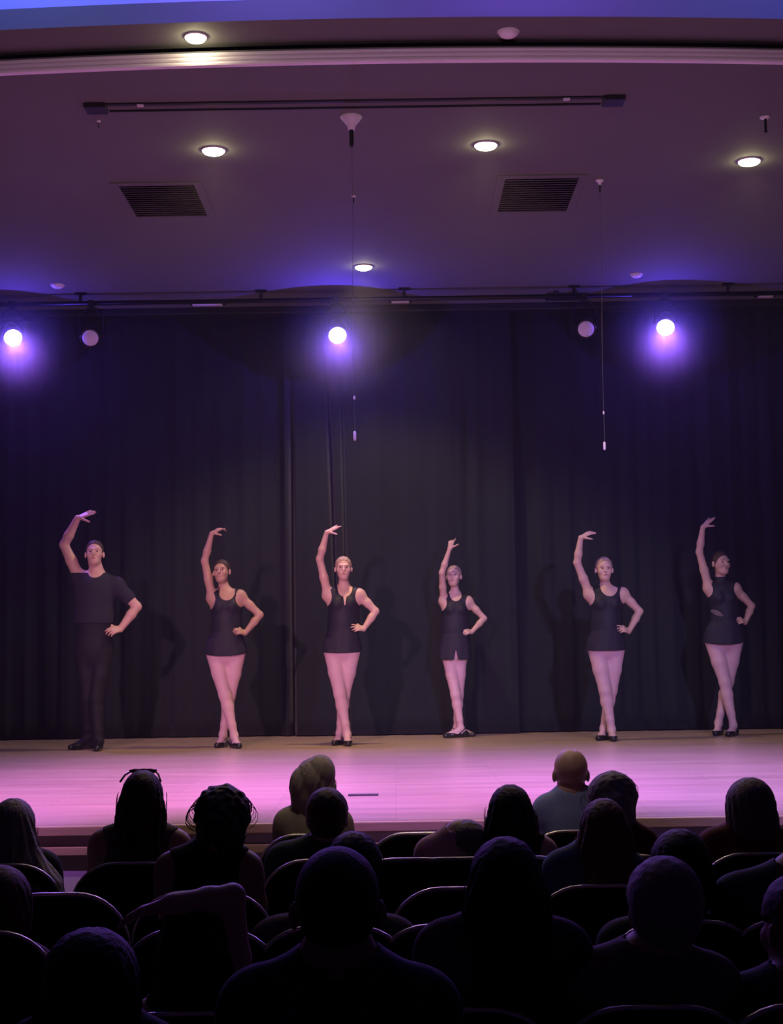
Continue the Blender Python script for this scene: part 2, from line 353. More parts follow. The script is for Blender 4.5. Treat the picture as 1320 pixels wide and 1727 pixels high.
# hanging microphones
def mic(u, v, v2, label, big):
    p = onZ(u, v, CEIL); s = 1.0 if big else 0.42
    u2, vv = v2; q = onY(u2, vv, p.y)
    t = thing('hanging_microphone', label, 'microphone', (p.x, p.y, CEIL), 'hanging microphones')
    MB().lathe((p.x, p.y, CEIL), [(0.07*s, 0), (0.072*s, -0.008), (0.05*s, -0.03*s-0.004), (0.026*s, -0.06*s-0.004), (0.022*s, -0.085*s-0.006)], n=20).build('canopy', M['white'], t, True)
    MB().lathe((p.x, p.y, CEIL-0.085*s-0.006), [(0.012*s+.002, 0.004), (0.012*s+.002, -0.09*s-.01), (0.006, -0.10*s-.012)], n=10).build('strain_relief', M['black'], t)
    pts = [(p.x, p.y, CEIL-0.12*s)]
    for k in range(1, 13):
        f = k/12; pts.append((p.x+(q.x-p.x)*f+0.004*math.sin(7*f), p.y, CEIL-0.12*s+(q.z-CEIL+0.12*s)*f))
    MB().tube(pts, 0.0012, 6).build('cable', M['ceiling'], t)
    MB().lathe(q, [(0.004, 0.03), (0.009, 0.02), (0.009, -0.02), (0.005, -0.03)], n=10).build('capsule', M['lensoff'], t, True)
    MB().lathe((q.x, q.y, q.z+0.24), [(0.003, 0.012), (0.006, 0.006), (0.006, -0.006), (0.003, -0.012)], n=8).build('clip', M['lensoff'], t)
mic(592, 196, (598, 735), 'thin hanging microphone with white funnel canopy near the ceiling middle', True)
mic(1011, 303, (1019, 752), 'thin hanging microphone right of the middle with a tiny canopy', False)
# sprinkler heads
def sprinkler(u, v, label, s=1):
    p = onZ(u, v, CEIL)
    t = thing('sprinkler', label, 'sprinkler', p, 'ceiling sprinklers')
    MB().lathe(p, [(0.035*s, 0), (0.036*s, -0.006), (0.02*s, -0.014)], n=16).build('plate', M['white'], t, True)
    MB().lathe((p.x, p.y, CEIL-0.012), [(0.008*s, 0), (0.008*s, -0.08*s), (0.012*s, -0.084*s), (0.012*s, -0.09*s)], n=10).build('stem', M['black'], t)
sprinkler(1290, 197, 'black stem with pale plate on the ceiling near the right edge')
sprinkler(166, 203, 'tiny dark ceiling sprinkler below the left end of the screen housing', 0.4)
sprinkler(596, 330, 'small dark ceiling sprinkler between the two vents', 0.5)

# dark strip taped on the stage
a = onZ(587, 1342, STAGE); b = onZ(638, 1341, STAGE)
o = MB().box(((a.x+b.x)/2, a.y, STAGE+0.004), (b.x-a.x, 0.06, 0.008)).build('floor_plate', M['black'], bevel=0.002)
tag(o, 'short dark strip lying on the front of the wooden stage floor', 'floor plate')

# ------------------------------------------------------------------ SDF modelling
def smin(a, b, k):
    h = np.clip(0.5+0.5*(b-a)/k, 0, 1); return b+(a-b)*h-k*h*(1-h)
def cap(a, b, ra, rb=None, k=0.02, s=(1, 1, 1), R=None):
    a = np.array(a, float); b = np.array(b, float); rb = ra if rb is None else rb
    return ('c', a, b, ra, rb, k, np.array(s, float), R)
def ell(c, r, k=0.02, R=None, sub=False): return ('e', np.array(c, float), np.array(r, float), k, R, sub)
class Grid:
    def __init__(g, lo, hi, h):
        g.h = h; g.lo = np.array(lo, float); n = np.ceil((np.array(hi)-g.lo)/h).astype(int)+1; g.n = n
        g.ax = [g.lo[i]+h*np.arange(n[i]) for i in range(3)]
    def sl(g, lo, hi):
        r = []
        for i in range(3):
            a = int(max(0, np.floor((lo[i]-g.lo[i])/g.h))); b = int(min(g.n[i], np.ceil((hi[i]-g.lo[i])/g.h)+1))
            if b <= a: return None
            r.append(slice(a, b))
        return tuple(r)
    def P(g, sl=None):
        sl = sl or (slice(None),)*3
        return (g.ax[0][sl[0]][:, None, None], g.ax[1][sl[1]][None, :, None], g.ax[2][sl[2]][None, None, :])
    def field(g, prims):
        D = np.full(tuple(g.n), 0.5, np.float32)
        for p in prims:
            if p[0] == 'c':
                _, a, b, ra, rb, k, s, R = p; m = max(ra, rb)*max(1, s.max())+k+0.03
                lo = np.minimum(a, b)-m; hi = np.maximum(a, b)+m
            else:
                _, c, r, k, R, sub = p; m = r.max()+k+0.03; lo = c-m; hi = c+m
            sl = g.sl(lo, hi)
            if sl is None: continue
            x, y, z = g.P(sl)
            if p[0] == 'c':
                if R is None: T = np.eye(3)
                else: T = np.array(R).T
                px = x-a[0]; py = y-a[1]; pz = z-a[2]
                q = [(T[i, 0]*px+T[i, 1]*py+T[i, 2]*pz)/s[i] for i in range(3)]
                ba = (T @ (b-a))/s; L = max(1e-9, ba @ ba)
                t = np.clip((q[0]*ba[0]+q[1]*ba[1]+q[2]*ba[2])/L, 0, 1)
                d = np.sqrt((q[0]-t*ba[0])**2+(q[1]-t*ba[1])**2+(q[2]-t*ba[2])**2)-(ra+(rb-ra)*t)
                d = d*s.min()
            else:
                px = x-c[0]; py = y-c[1]; pz = z-c[2]
                if R is None: q = [px, py, pz]
                else:
                    T = np.array(R).T; q = [T[i, 0]*px+T[i, 1]*py+T[i, 2]*pz for i in range(3)]
                k0 = np.sqrt((q[0]/r[0])**2+(q[1]/r[1])**2+(q[2]/r[2])**2); k1 = np.sqrt((q[0]/r[0]**2)**2+(q[1]/r[1]**2)**2+(q[2]/r[2]**2)**2)+1e-9
                d = k0*(k0-1)/k1
            if p[0] == 'e' and sub: D[sl] = -smin(-D[sl], d, k)
            else: D[sl] = smin(D[sl], d, k)
        return D
def nets(D, g):
    D = np.asarray(D, np.float32).copy(); D[D == 0] = 1e-7
    for ax in range(3):
        s = [slice(None)]*3
        for e in (0, -1): s[ax] = e; D[tuple(s)] = np.maximum(D[tuple(s)], 1e-3)
    I = D < 0; cnt = np.zeros(np.array(D.shape)-1, np.int8); nx, ny, nz = cnt.shape
    offs = [(i, j, k) for i in (0, 1) for j in (0, 1) for k in (0, 1)]
    for (i, j, k) in offs: cnt += I[i:i+nx, j:j+ny, k:k+nz]
    act = (cnt > 0) & (cnt < 8); A = np.argwhere(act)
    if len(A) == 0: return np.zeros((0, 3)), np.zeros((0, 4), int)
    idx = np.full(act.shape, -1, np.int64); idx[act] = np.arange(len(A))
    vals = {o: D[A[:, 0]+o[0], A[:, 1]+o[1], A[:, 2]+o[2]] for o in offs}
    acc = np.zeros((len(A), 3)); n = np.zeros(len(A))
    for o in offs:
        for ax in range(3):
            if o[ax] == 0:
                o2 = list(o); o2[ax] = 1; o2 = tuple(o2); v0 = vals[o]; v1 = vals[o2]; c = (v0 < 0) != (v1 < 0)
                t = np.where(c, v0/(v0-v1+1e-20), 0)
                for q in range(3):
                    acc[:, q] += np.where(c, o[q]+(t if q == ax else 0), 0)
                n += c
    V = g.lo+(A+acc/n[:, None])*g.h
    faces = []
    for ax in range(3):
        s0 = [slice(None)]*3; s1 = [slice(None)]*3; s0[ax] = slice(0, -1); s1[ax] = slice(1, None)
        a = I[tuple(s0)]; b = I[tuple(s1)]; E = np.argwhere(a != b); u, w_ = [(1, 2), (2, 0), (0, 1)][ax]
        ok = (E[:, u] > 0) & (E[:, w_] > 0) & (E[:, u] < D.shape[u]-1) & (E[:, w_] < D.shape[w_]-1); E = E[ok]
        q = []
        for (du, dw) in ((-1, -1), (0, -1), (0, 0), (-1, 0)):
            e = E.copy(); e[:, u] += du; e[:, w_] += dw; q.append(idx[e[:, 0], e[:, 1], e[:, 2]])
        q = np.stack(q, 1); ins = a[E[:, 0], E[:, 1], E[:, 2]]
        q[~ins] = q[~ins][:, ::-1]; faces.append(q)
    return V, np.concatenate(faces)
def mesh_from(D, g, name, m, parent, disp=None):
    V, Fq = nets(D, g)
    off = parent.location if parent.parent is None else parent.parent.location
    V = V-np.array(off)
    me = bpy.data.meshes.new(name); me.vertices.add(len(V)); me.vertices.foreach_set('co', V.astype(np.float32).ravel())
    me.loops.add(len(Fq)*4); me.loops.foreach_set('vertex_index', Fq.astype(np.int32).ravel())
    me.polygons.add(len(Fq)); me.polygons.foreach_set('loop_start', (np.arange(len(Fq))*4).astype(np.int32))
    me.polygons.foreach_set('use_smooth', np.ones(len(Fq), bool))
    me.update(calc_edges=True); me.validate(); me.materials.append(m)
    o = bpy.data.objects.new(name, me); COL.objects.link(o); o.parent = parent
    return o

nrm = lambda v: np.array(v, float)/np.linalg.norm(v)
def hand(P, w_, d, n, thumb, s=1.0, curl=(0.3, 0.3, 0.3, 0.3), tcurl=0.2, spread=0.12, r=1.0):
    """w_ wrist, d direction, n palm side, thumb = side vector of the thumb"""
    w_ = np.array(w_, float); d = nrm(d); n = np.array(n, float); n = nrm(n-d*(n @ d)); l = np.cross(d, n)
    if l @ np.array(thumb, float) < 0: l = -l
    offs = (0.030, 0.010, -0.010, -0.028); ln = (0.072, 0.080, 0.074, 0.058); pl = (0.088, 0.090, 0.085, 0.078)
    for i in range(4):
        kn = w_+d*pl[i]*s+l*offs[i]*s
        P.append(cap(w_+l*offs[i]*0.5*s, kn, 0.013*s*r, 0.0105*s*r, 0.014))
        dd = nrm(d+l*spread*(1.5-i)/1.5*0.6); p = kn
        for j, fr in enumerate((0.44, 0.31, 0.25)):
            c = curl[i]*(j+1)*0.8; v = dd*math.cos(c)+n*math.sin(c); q = p+v*ln[i]*fr*s
            P.append(cap(p, q, (0.0092-0.0008*j)*s*r, (0.0084-0.0010*j)*s*r, 0.004)); p = q
    p = w_+d*0.022*s+l*0.020*s; v0 = nrm(d*0.62+l*0.75+n*0.25)
    for j, L in enumerate((0.045, 0.034, 0.026)):
        c = tcurl*j; v = nrm(v0*math.cos(c)+(n*0.6+d*0.5)*math.sin(c)); q = p+v*L*s
        P.append(cap(p, q, (0.0125-0.0015*j)*s*r, (0.0108-0.0014*j)*s*r, 0.008 if j else 0.014)); p = q

def head_prims(c, R, s, ears=True, face=True, ew=1.0):
    R = np.array(R); L = lambda v: np.array(c)+R @ (np.array(v)*s)
    P = [ell(L((0, -0.014, 0.034)), np.array((0.074, 0.091, 0.083))*s, 0.01, R),
         ell(L((0, 0.020, -0.025)), np.array((0.060, 0.066, 0.084))*s, 0.02, R),
         ell(L((0, 0.048, -0.080)), np.array((0.040, 0.038, 0.030))*s, 0.02, R)]
    if face:
        for q in (-1, 1): P.append(ell(L((q*0.036, 0.060, -0.022)), np.array((0.024, 0.022, 0.026))*s, 0.015, R))
        P.append(cap(L((-0.036, 0.080, 0.024)), L((0.036, 0.080, 0.024)), 0.010*s, k=0.012))
        for q in (-1, 1): P.append(ell(L((q*0.029, 0.094, 0.006)), np.array((0.015, 0.012, 0.010))*s, 0.006, R, True))
        P.append(cap(L((0, 0.086, 0.012)), L((0, 0.106, -0.026)), 0.007*s, 0.012*s, 0.008))
        P.append(cap(L((-0.016, 0.083, -0.055)), L((0.016, 0.083, -0.055)), 0.0075*s, k=0.006))
    if ears:
        for q in (-1, 1): P.append(ell(L((q*0.077*ew, -0.008, -0.006)), np.array((0.010, 0.017, 0.028))*s, 0.006, R))
    return P
def headR(face, yaw=0, pitch=0, roll=0):
    b = Matrix.Rotation(math.radians(yaw), 3, 'Z') @ Matrix.Rotation(math.radians(roll), 3, 'Y')
    if face < 0: b = b @ Matrix.Rotation(PI, 3, 'Z')
    return np.array(b @ Matrix.Rotation(math.radians(pitch), 3, 'X'))
def hfield(g, c, R, s):
    x, y, z = g.P(); T = np.array(R).T; px = x-c[0]; py = y-c[1]; pz = z-c[2]
    return [(T[i, 0]*px+T[i, 1]*py+T[i, 2]*pz)/s for i in range(3)]

def skin(name, c): return mat(name, c, 0.5, var=0.06, vscale=30)
SK = {'fair': skin('fair skin', (0.62, 0.40, 0.32)), 'tan': skin('tan skin', (0.46, 0.28, 0.20)), 'dark': skin('shaded skin', (0.30, 0.19, 0.14))}  # fair, tan and dark skin tones
def hairm(name, c): return mat(name, c, 0.62, var=0.35, vscale=30, stretch=(3, 3, 0.4), bump=0.35, bscale=60)
HR = {'brown': hairm('brown hair', (0.045, 0.025, 0.018)), 'black': hairm('black hair', (0.010, 0.008, 0.008)), 'blond': hairm('blond hair', (0.36, 0.31, 0.26)),
      'grey': hairm('grey hair', (0.26, 0.24, 0.24)), 'ash': hairm('ash hair', (0.17, 0.14, 0.14)), 'lightbrown': hairm('light brown hair', (0.15, 0.085, 0.05)), 'auburn': hairm('auburn hair', (0.10, 0.04, 0.03)), 'slickblond': hairm('slick blond hair', (0.40, 0.27, 0.20))}
def cloth(name, c, rough=0.8): return mat(name, c, rough, var=0.15, vscale=12, bump=0.25, bscale=30, sheen=0.0, spec=0.3)
M['leotard'] = cloth('black leotard', (0.014, 0.014, 0.023), 0.6)
M['skirt'] = cloth('dark skirt', (0.020, 0.018, 0.031), 0.7)
M['tights'] = mat('pink tights', (0.66, 0.42, 0.47), 0.55, var=0.04, vscale=20)
M['mantop'] = cloth('black t-shirt', (0.020, 0.021, 0.034))
M['manpants'] = cloth('black tights', (0.011, 0.011, 0.017), 0.7)
M['shoe'] = mat('black shoe leather', (0.012, 0.011, 0.013), 0.35, var=0.1)
M['eye'] = mat('dark eye', (0.09, 0.05, 0.045), 0.2, var=0.05)
M['lip'] = mat('lip', (0.40, 0.12, 0.13), 0.4, var=0.05)
M['mesh'] = cloth('sheer grey mesh', (0.16, 0.13, 0.13), 0.7)

# ------------------------------------------------------------------ dancers
def dancer(S):
    Y = onZ(S['cx'], S['foot'], STAGE).y
    p = lambda u, v, dy=0.0: np.array(onY(u, v, Y+dy))
    man = S.get('man', False); q = S.get('q', 1.0)
    base = onY(S['cx'], S['foot'], Y); t = thing('person', S['label'], 'person', (base.x, Y, STAGE), 'ballet dancers on the stage')
    # ---- head
    hu, ht, hc_ = S['head'][:3]; yaw, pitch, roll = S['head'][3:]
    top = p(hu, ht); chin = p(hu, hc_); hs = (top[2]-chin[2])/0.222
    hc = (top+chin)/2+np.array((S.get('htilt', 0), -0.015, -0.003)); R = headR(-1, yaw, pitch, roll)
    HP = head_prims(hc, R, hs)
    nk = p(*S['neck']); nk[1] = Y+0.015; nr = 0.056 if man else 0.043*q
    NP = [cap(hc+R @ np.array((0, -0.025, -0.06))*hs, nk, nr, nr*1.08, 0.025), cap(nk, nk+np.array((0, 0.005, -0.07)), nr*1.1, nr*1.2, 0.04)]
    # ---- torso
    rs = p(*S['ra'][0]); ls = p(*S['la'][0])
    (wl, wr, wv) = S['waist']; (hl, hr_, hv) = S['hip']; (bl, br, bv) = S['bust']
    def seg(l, r, v): a = p(l, v); b = p(r, v); return (a+b)/2, (b[0]-a[0])/2
    wc, ww = seg(wl, wr, wv); ww *= 1.0 if man else 0.90; hpc, hw = seg(hl, hr_, hv); bc, bw = seg(bl, br, bv); bw *= 1.0 if man else 0.95
    dm = 0.74 if man else 0.70
    up = (bc-wc)[2]; lo = (wc-hpc)[2]
    TP = [ell(bc+np.array((0, 0.01, 0.0)), (bw, bw*dm, up*0.95), 0.05), ell(wc+np.array((0, 0.005, 0)), (ww, ww*0.78, up*0.75), 0.05),
          ell(hpc, (hw, hw*0.74, lo*0.85), 0.05), cap(wc, hpc, ww*0.93, hw*0.8, 0.05, (1, 0.78, 1)), cap(bc, wc, bw*0.86, ww*0.93, 0.04, (1, 0.78, 1)),
          cap(rs*0.6+nk*0.4+np.array((0, 0, -.028)), ls+np.array((-0.01, 0, 0.0)), 0.045*q, 0.042*q, 0.05), cap(nk+np.array((0, 0.02, -.02)), ls, 0.035*q, 0.040*q, 0.04),
          cap(nk+np.array((0, 0.02, -.02)), rs, 0.035*q, 0.045*q, 0.04), cap(rs, bc+np.array((-bw*0.45, 0, 0)), 0.045*q, 0.06*q, 0.05), cap(ls, bc+np.array((bw*0.4, 0, 0)), 0.040*q, 0.06*q, 0.05)]
    if not man:
        for sg in (-1, 1): TP.append(ell(bc+np.array((sg*bw*0.42, -bw*0.52, -0.005)), (0.048*q, 0.042*q, 0.048*q), 0.03))
    # ---- arms
    a0, a1, a2 = (0.052, 0.040, 0.029) if man else (0.042*q, 0.033*q, 0.0225*q)
    re, rw = p(*S['ra'][1]), p(*S['ra'][2]); le, lw = p(*S['la'][1]), p(*S['la'][2])
    mid = lambda a, b, f: a+(b-a)*f
    UA = [cap(rs, mid(rs, re, .5), a0, a0*0.92, 0.03), cap(mid(rs, re, .5), re, a0*0.92, a1, 0.02), cap(ls, mid(ls, le, .5), a0, a0*0.9, 0.03), cap(mid(ls, le, .5), le, a0*0.9, a1, 0.02)]
    FA = [cap(re, mid(re, rw, .35), a1, a1*1.06, 0.015), cap(mid(re, rw, .35), rw, a1*1.06, a2, 0.015), cap(le, mid(le, lw, .35), a1, a1*1.06, 0.015), cap(mid(le, lw, .35), lw, a1*1.06, a2, 0.015)]
    HN = []
    hs2 = 1.0 if man else 0.88*q
    tip = p(*S['ra'][3]); dr = tip-rw
    hand(HN, rw, dr, S.get('rn', (0.3, 0.5, -0.8)), S.get('rt', (0.2, -0.8, -0.5)), hs2, S.get('rcurl', (0.05, 0.14, 0.18, 0.10)), 0.15, 0.5, 0.95)
    lt = p(*S['la'][3]); hand(HN, lw, lt-lw, (-0.35, 0.6, -0.5), (0.1, 0.4, 0.9), hs2, S.get('lcurl', (0.75, 0.8, 0.85, 0.85)), 0.5, 0.15, 0.95)
    # ---- legs
    LP = []; FP = []; SH = []
    t0, k0, c0, an = (0.082, 0.056, 0.053, 0.036) if man else (0.080*q, 0.053*q, 0.051*q, 0.031*q)
    t0 = S.get('thigh', t0)
    for (hj, kj, aj, toe) in S['legs']:
        H = p(*hj); K = p(*kj); A = p(*aj); calf = mid(K, A, 0.3)+np.array((0, 0.012, 0))
        LP += [cap(H, mid(H, K, .5), t0, t0*0.86, 0.03), cap(mid(H, K, .5), K, t0*0.86, k0, 0.02), cap(K, calf, k0*0.96, c0, 0.02), cap(calf, mid(K, A, .75), c0, an*1.12, 0.02), cap(mid(K, A, .75), A, an*1.12, an, 0.015)]
        A = A.copy(); T = p(toe[0], toe[1], toe[2]); fl = STAGE+0.030
        T[2] = fl-0.004; d = np.array((T[0]-A[0], T[1]-A[1], 0)); d = nrm(d); heel = A-d*0.035; heel[2] = STAGE+0.033
        ball = mid(heel, T, 0.68); ball[2] = STAGE+0.030; L = 0.17 if not man else 0.19
        T = heel+d*(L+0.03); T[2] = STAGE+0.024; ball = heel+d*L*0.72; ball[2] = STAGE+0.029
        f = [cap(A, heel, an*0.95, 0.030, 0.02), cap(heel, ball, 0.029, 0.030, 0.015), cap(A-np.array((0, 0, 0.01)), ball+np.array((0, 0, .012)), an*0.95, 0.020, 0.02), cap(ball, T, 0.030, 0.019, 0.015)]
        FP += f; SH.append((A, heel, T, d, f))
    ALL = TP+NP+HP+UA+FA+HN+LP+FP
    pts = np.array([x_[1] for x_ in ALL]+[x_[2] for x_ in ALL if x_[0] == 'c']); g = Grid(pts.min(0)-0.10, pts.max(0)+0.10, 0.0065)
    D = g.field(TP+NP+HP+UA+FA+LP+FP+HN)
    x, y, z = g.P(); D = np.maximum(D, STAGE+0.004-z)
    body = mesh_from(D, g, 'body', SK[S.get('skin', 'fair')], t)
    # ---- lower garment
    DL = g.field(TP[1:4]+LP+FP)
    if man:
        mesh_from(np.maximum(np.maximum(DL-0.008, z-(wc[2]-0.03)), STAGE+0.05-z), g, 'trousers', M['manpants'], t)
    else:
        mesh_from(np.maximum(np.maximum(DL-0.0035, z-(hpc[2]+0.05)), STAGE+0.007-z), g, 'tights', M['tights'], t)
    # ---- shoes
    for (A, heel, T, d, f) in SH:
        gs = Grid(np.minimum(heel, T)-0.07, np.maximum(heel, T)+np.array((0.07, 0.07, 0.13)), 0.006)
        ds = gs.field(f); X_, Y_, Z_ = gs.P(); al = (X_-heel[0])*d[0]+(Y_-heel[1])*d[1]
        if man: ds = np.maximum(ds-0.009, Z_-(STAGE+0.085))
        else:
            L = 0.16; cut = STAGE+0.036+0.030*np.clip(1-al/0.05, 0, 1)+0.012*np.clip((al-0.10)/0.04, 0, 1)
            ds0 = ds; ds = np.maximum(ds-0.007, Z_-cut)
            strap = np.maximum(ds0-0.008, np.abs((al-0.035)*0.6+(Z_-STAGE-0.062)*0.8)-0.006); ds = np.minimum(ds, strap)
            sole = np.maximum(ds0-0.009, Z_-(STAGE+0.014)); ds = np.minimum(ds, sole)
        ds = np.maximum(ds, STAGE+0.001-Z_)
        mesh_from(ds, gs, 'shoe', M['shoe'], t)
    # ---- top
    nl = S['neckline']; nc = p(nl[0], nl[1])   # bottom of neckline
    if man:
        DT = g.field(TP+NP[1:]+[UA[0], UA[2], cap(mid(rs, re, .5), mid(rs, re, .5)+nrm(re-rs)*0.0, a0*0.9, k=0.02), UA[3]])-0.012
        ua = re-rs; La = np.linalg.norm(ua); dr_ = ua/La; ub = le-ls; Lb = np.linalg.norm(ub); db = ub/Lb
        ra_ = (x-rs[0])*dr_[0]+(y-rs[1])*dr_[1]+(z-rs[2])*dr_[2]; rb_ = (x-ls[0])*db[0]+(y-ls[1])*db[1]+(z-ls[2])*db[2]
        cutA = np.where(x < rs[0]+0.10, ra_-0.10*La*2.2, -1); cutB = np.where(x > ls[0]-0.02, rb_-0.72*Lb, -1)
        nrad = nk[2]+0.035-nc[2]
        neckc = nrad-np.sqrt((x-nk[0])**2+(z-(nk[2]+0.035))**2+0*y)
        neckc = np.where(z > nk[2]+0.01, z-(nk[2]+0.01)+0*x+0*y, neckc)
        D2 = np.maximum.reduce([DT, cutA+0*DT, cutB+0*DT, neckc+0*DT, (wc[2]-0.035-z)+0*DT, ])
        mesh_from(D2, g, 't_shirt', M['mantop'], t)
    else:
        DT = g.field(TP+(NP if S.get('high') else []))-0.0045
        cuts = [(hpc[2]-0.02-z)+0*DT]
        if S.get('high'):
            cuts += [(z-(nc[2]))+0*DT]
        else:
            rn = S.get('nw', 0.062)*q; zc = nc[2]+rn*1.15
            neck = np.where(z < zc, rn-np.sqrt((x-nc[0])**2+((z-zc)/1.15)**2)+0*y, rn-np.abs(x-nc[0])+0*y+0*z)
            nb = np.where(y > Y+0.03, np.where(z > zc-0.02, rn-np.abs(x-nc[0])+0*z, -1+0*x+0*z)+0*y, neck)
            cuts += [nb+0*DT]
        # armholes
        for j, sg in ((rs, -1), (ls, 1)):
            e = j+np.array((sg*0.030, 0, -0.015)); rr = 0.068*q if not S.get('high') else 0.055*q
            cuts.append(rr-np.sqrt(((x-e[0])*1.0)**2+((z-e[2])*0.72)**2)+0*y+0*DT)
            cuts.append((x-(j[0]+0.03))*sg+0*DT if False else -1+0*DT)
        if S.get('keyhole'):
            kz = nc[2]; a_ = np.clip((kz+0.01-z)/0.11, 0, 1); cuts.append(np.where(y < Y, 0.014*(1-a_)-np.abs(x-nc[0]+0*z)+0*y, -1)+0*DT)
        if S.get('sidecut'):
            sc = p(*S['sidecut']); cuts.append(np.where(y < Y+0.08, 0.032-np.sqrt((x-sc[0])**2*0.5+(z-sc[2]-(-(x-sc[0]))*0.5)**2*2.2)+0*y, -1)+0*DT)
        D2 = np.maximum.reduce([DT]+cuts)
        mesh_from(D2, g, 'leotard', M['leotard'], t)
        if S.get('keyhole') or S.get('sidecut'):
            pt = nc if S.get('keyhole') else sc
            ins = np.maximum(g.field(TP)-0.002, np.sqrt((x-pt[0])**2+(z-pt[2]+0.02)**2+0*y)-0.075); ins = np.maximum(ins, y-(Y+0.05)+0*ins)
            if S.get('sidecut'): mesh_from(ins, g, 'mesh_insert', M['mesh'], t)
        if S.get('strap'):
            for sg in (-1, 1):
                bx = nc[0]+sg*S['strap']; pth = []
                sh = rs if sg < 0 else ls
                # follow the shoulder surface from front to back
                zs = nk[2]
                for k in range(13):
                    a = PI*k/12; yv = Y+0.01-0.085*math.cos(a)*q; zv = nc[2]+0.035-0.0*k+0.055*math.sin(a)
                    # drop to body surface along the normal field
                    pth.append(np.array((bx, yv, zv)))
                for it in range(12):
                    for i_, v_ in enumerate(pth):
                        ii = np.clip(((v_-g.lo)/g.h).astype(int), 1, g.n-2); dv = D[tuple(ii)]
                        gr = np.array([D[ii[0]+1, ii[1], ii[2]]-D[ii[0]-1, ii[1], ii[2]], D[ii[0], ii[1]+1, ii[2]]-D[ii[0], ii[1]-1, ii[2]], D[ii[0], ii[1], ii[2]+1]-D[ii[0], ii[1], ii[2]-1]])
                        gr = gr/(np.linalg.norm(gr)+1e-9); gr[0] = 0; pth[i_] = v_-gr*(dv-0.003)*0.7
                MB().tube([Vector(v_) for v_ in pth], 0.006, 8).build('strap', M['leotard'], t, True)
        # skirt
        (sl, sr, sv) = S['hem']; sc_, sw = seg(sl, sr, sv); z1 = wc[2]-0.02; z0 = sc_[2]
        gk = Grid((sc_[0]-sw-0.05, Y-sw-0.02, z0-0.05), (sc_[0]+sw+0.05, Y+sw+0.02, z1+0.04), 0.006)
        X_, Y_, Z_ = gk.P(); tt = np.clip((z1-Z_)/(z1-z0), 0, 1); tw = tt**0.75
        cx = wc[0]+(sc_[0]-wc[0])*tt; wd = (ww+0.006)+(sw-ww-0.006)*tw; th = np.arctan2(Y_-Y, X_-cx)
        wd = wd*(1+0.018*tt*np.cos(th*9+S['cx']))
        dk = (np.sqrt(((X_-cx)/wd)**2+((Y_-Y)/(wd*0.80))**2)-1)*wd*0.80
        hemz = z0-0.018*np.clip(1-((X_-sc_[0])/sw)**2, 0, 1)*S.get('hemc', 1)
        sol = np.maximum(np.maximum(dk, hemz-Z_), Z_-z1); inner = np.maximum(dk+0.016, Z_-(z0+0.10)); sol = np.maximum(sol, -inner)
        cov = np.maximum.reduce([gk.field(LP+TP[2:3])-0.010, (hemz+0.001-Z_)+0*sol, (Z_-z1)+0*sol]); sol = np.minimum(sol, cov)
        if S.get('slit'):
            sx = p(*S['slit'])[0]; a_ = np.clip((z0+0.10-Z_)/0.10, 0, 1); sol = np.maximum(sol, np.where(Y_ < Y, 0.020*a_-np.abs(X_-sx), -1))
        mesh_from(sol, gk, 'skirt', M['skirt'], t)
    # ---- hair and face details
    gh = Grid(hc-0.19*hs, hc+0.19*hs, 0.005); hx, hy, hz = hfield(gh, hc, R, hs)
    dh = gh.field([HP[0]]+[ell(hc+R @ np.array((0, -0.108, 0.02))*hs, np.array((0.034, 0.028, 0.034))*hs, 0.01, R)] if not man else [HP[0], ell(hc+R @ np.array((0, -0.02, 0.055))*hs, np.array((0.068, 0.085, 0.072))*hs, 0.01, R)])
    th = np.arctan2(hx, hz+0.05); dh = dh-0.004-0.001*np.cos(th*26)
    hl_ = S.get('hl', 0.0)
    plane = (0.827*hy-0.562*hz-0.0199+hl_)*hs
    dh = np.maximum(np.maximum(dh, plane), (-0.085-hz)*hs)
    mesh_from(dh, gh, 'hair', HR[S['hair']], t)
    L = lambda v: Vector(hc+R @ (np.array(v)*hs))
    RM = Matrix(R.tolist())
    for sg in (-1, 1):
        mb = MB(); mb.lathe(L((sg*0.029, 0.0795, 0.006)), [(0.001, 0.0058), (0.0045, 0.0045), (0.0075, 0.0), (0.005, -0.004)], RM @ Vector((0, 1, 0)), 12); mb.build('eye', M['eye'], t, True)
        MB().tube([L((sg*0.014, 0.0905, 0.021)), L((sg*0.030, 0.0905, 0.026)), L((sg*0.044, 0.082, 0.021))], 0.0016*hs, 6).build('eyebrow', HR['lightbrown'], t)
    MB().tube([L((-0.017, 0.086, -0.054)), L((0, 0.092, -0.056)), L((0.017, 0.086, -0.054))], [0.0025*hs, 0.0055*hs, 0.0025*hs], 8).build('lips', M['lip'], t, True)
    return t

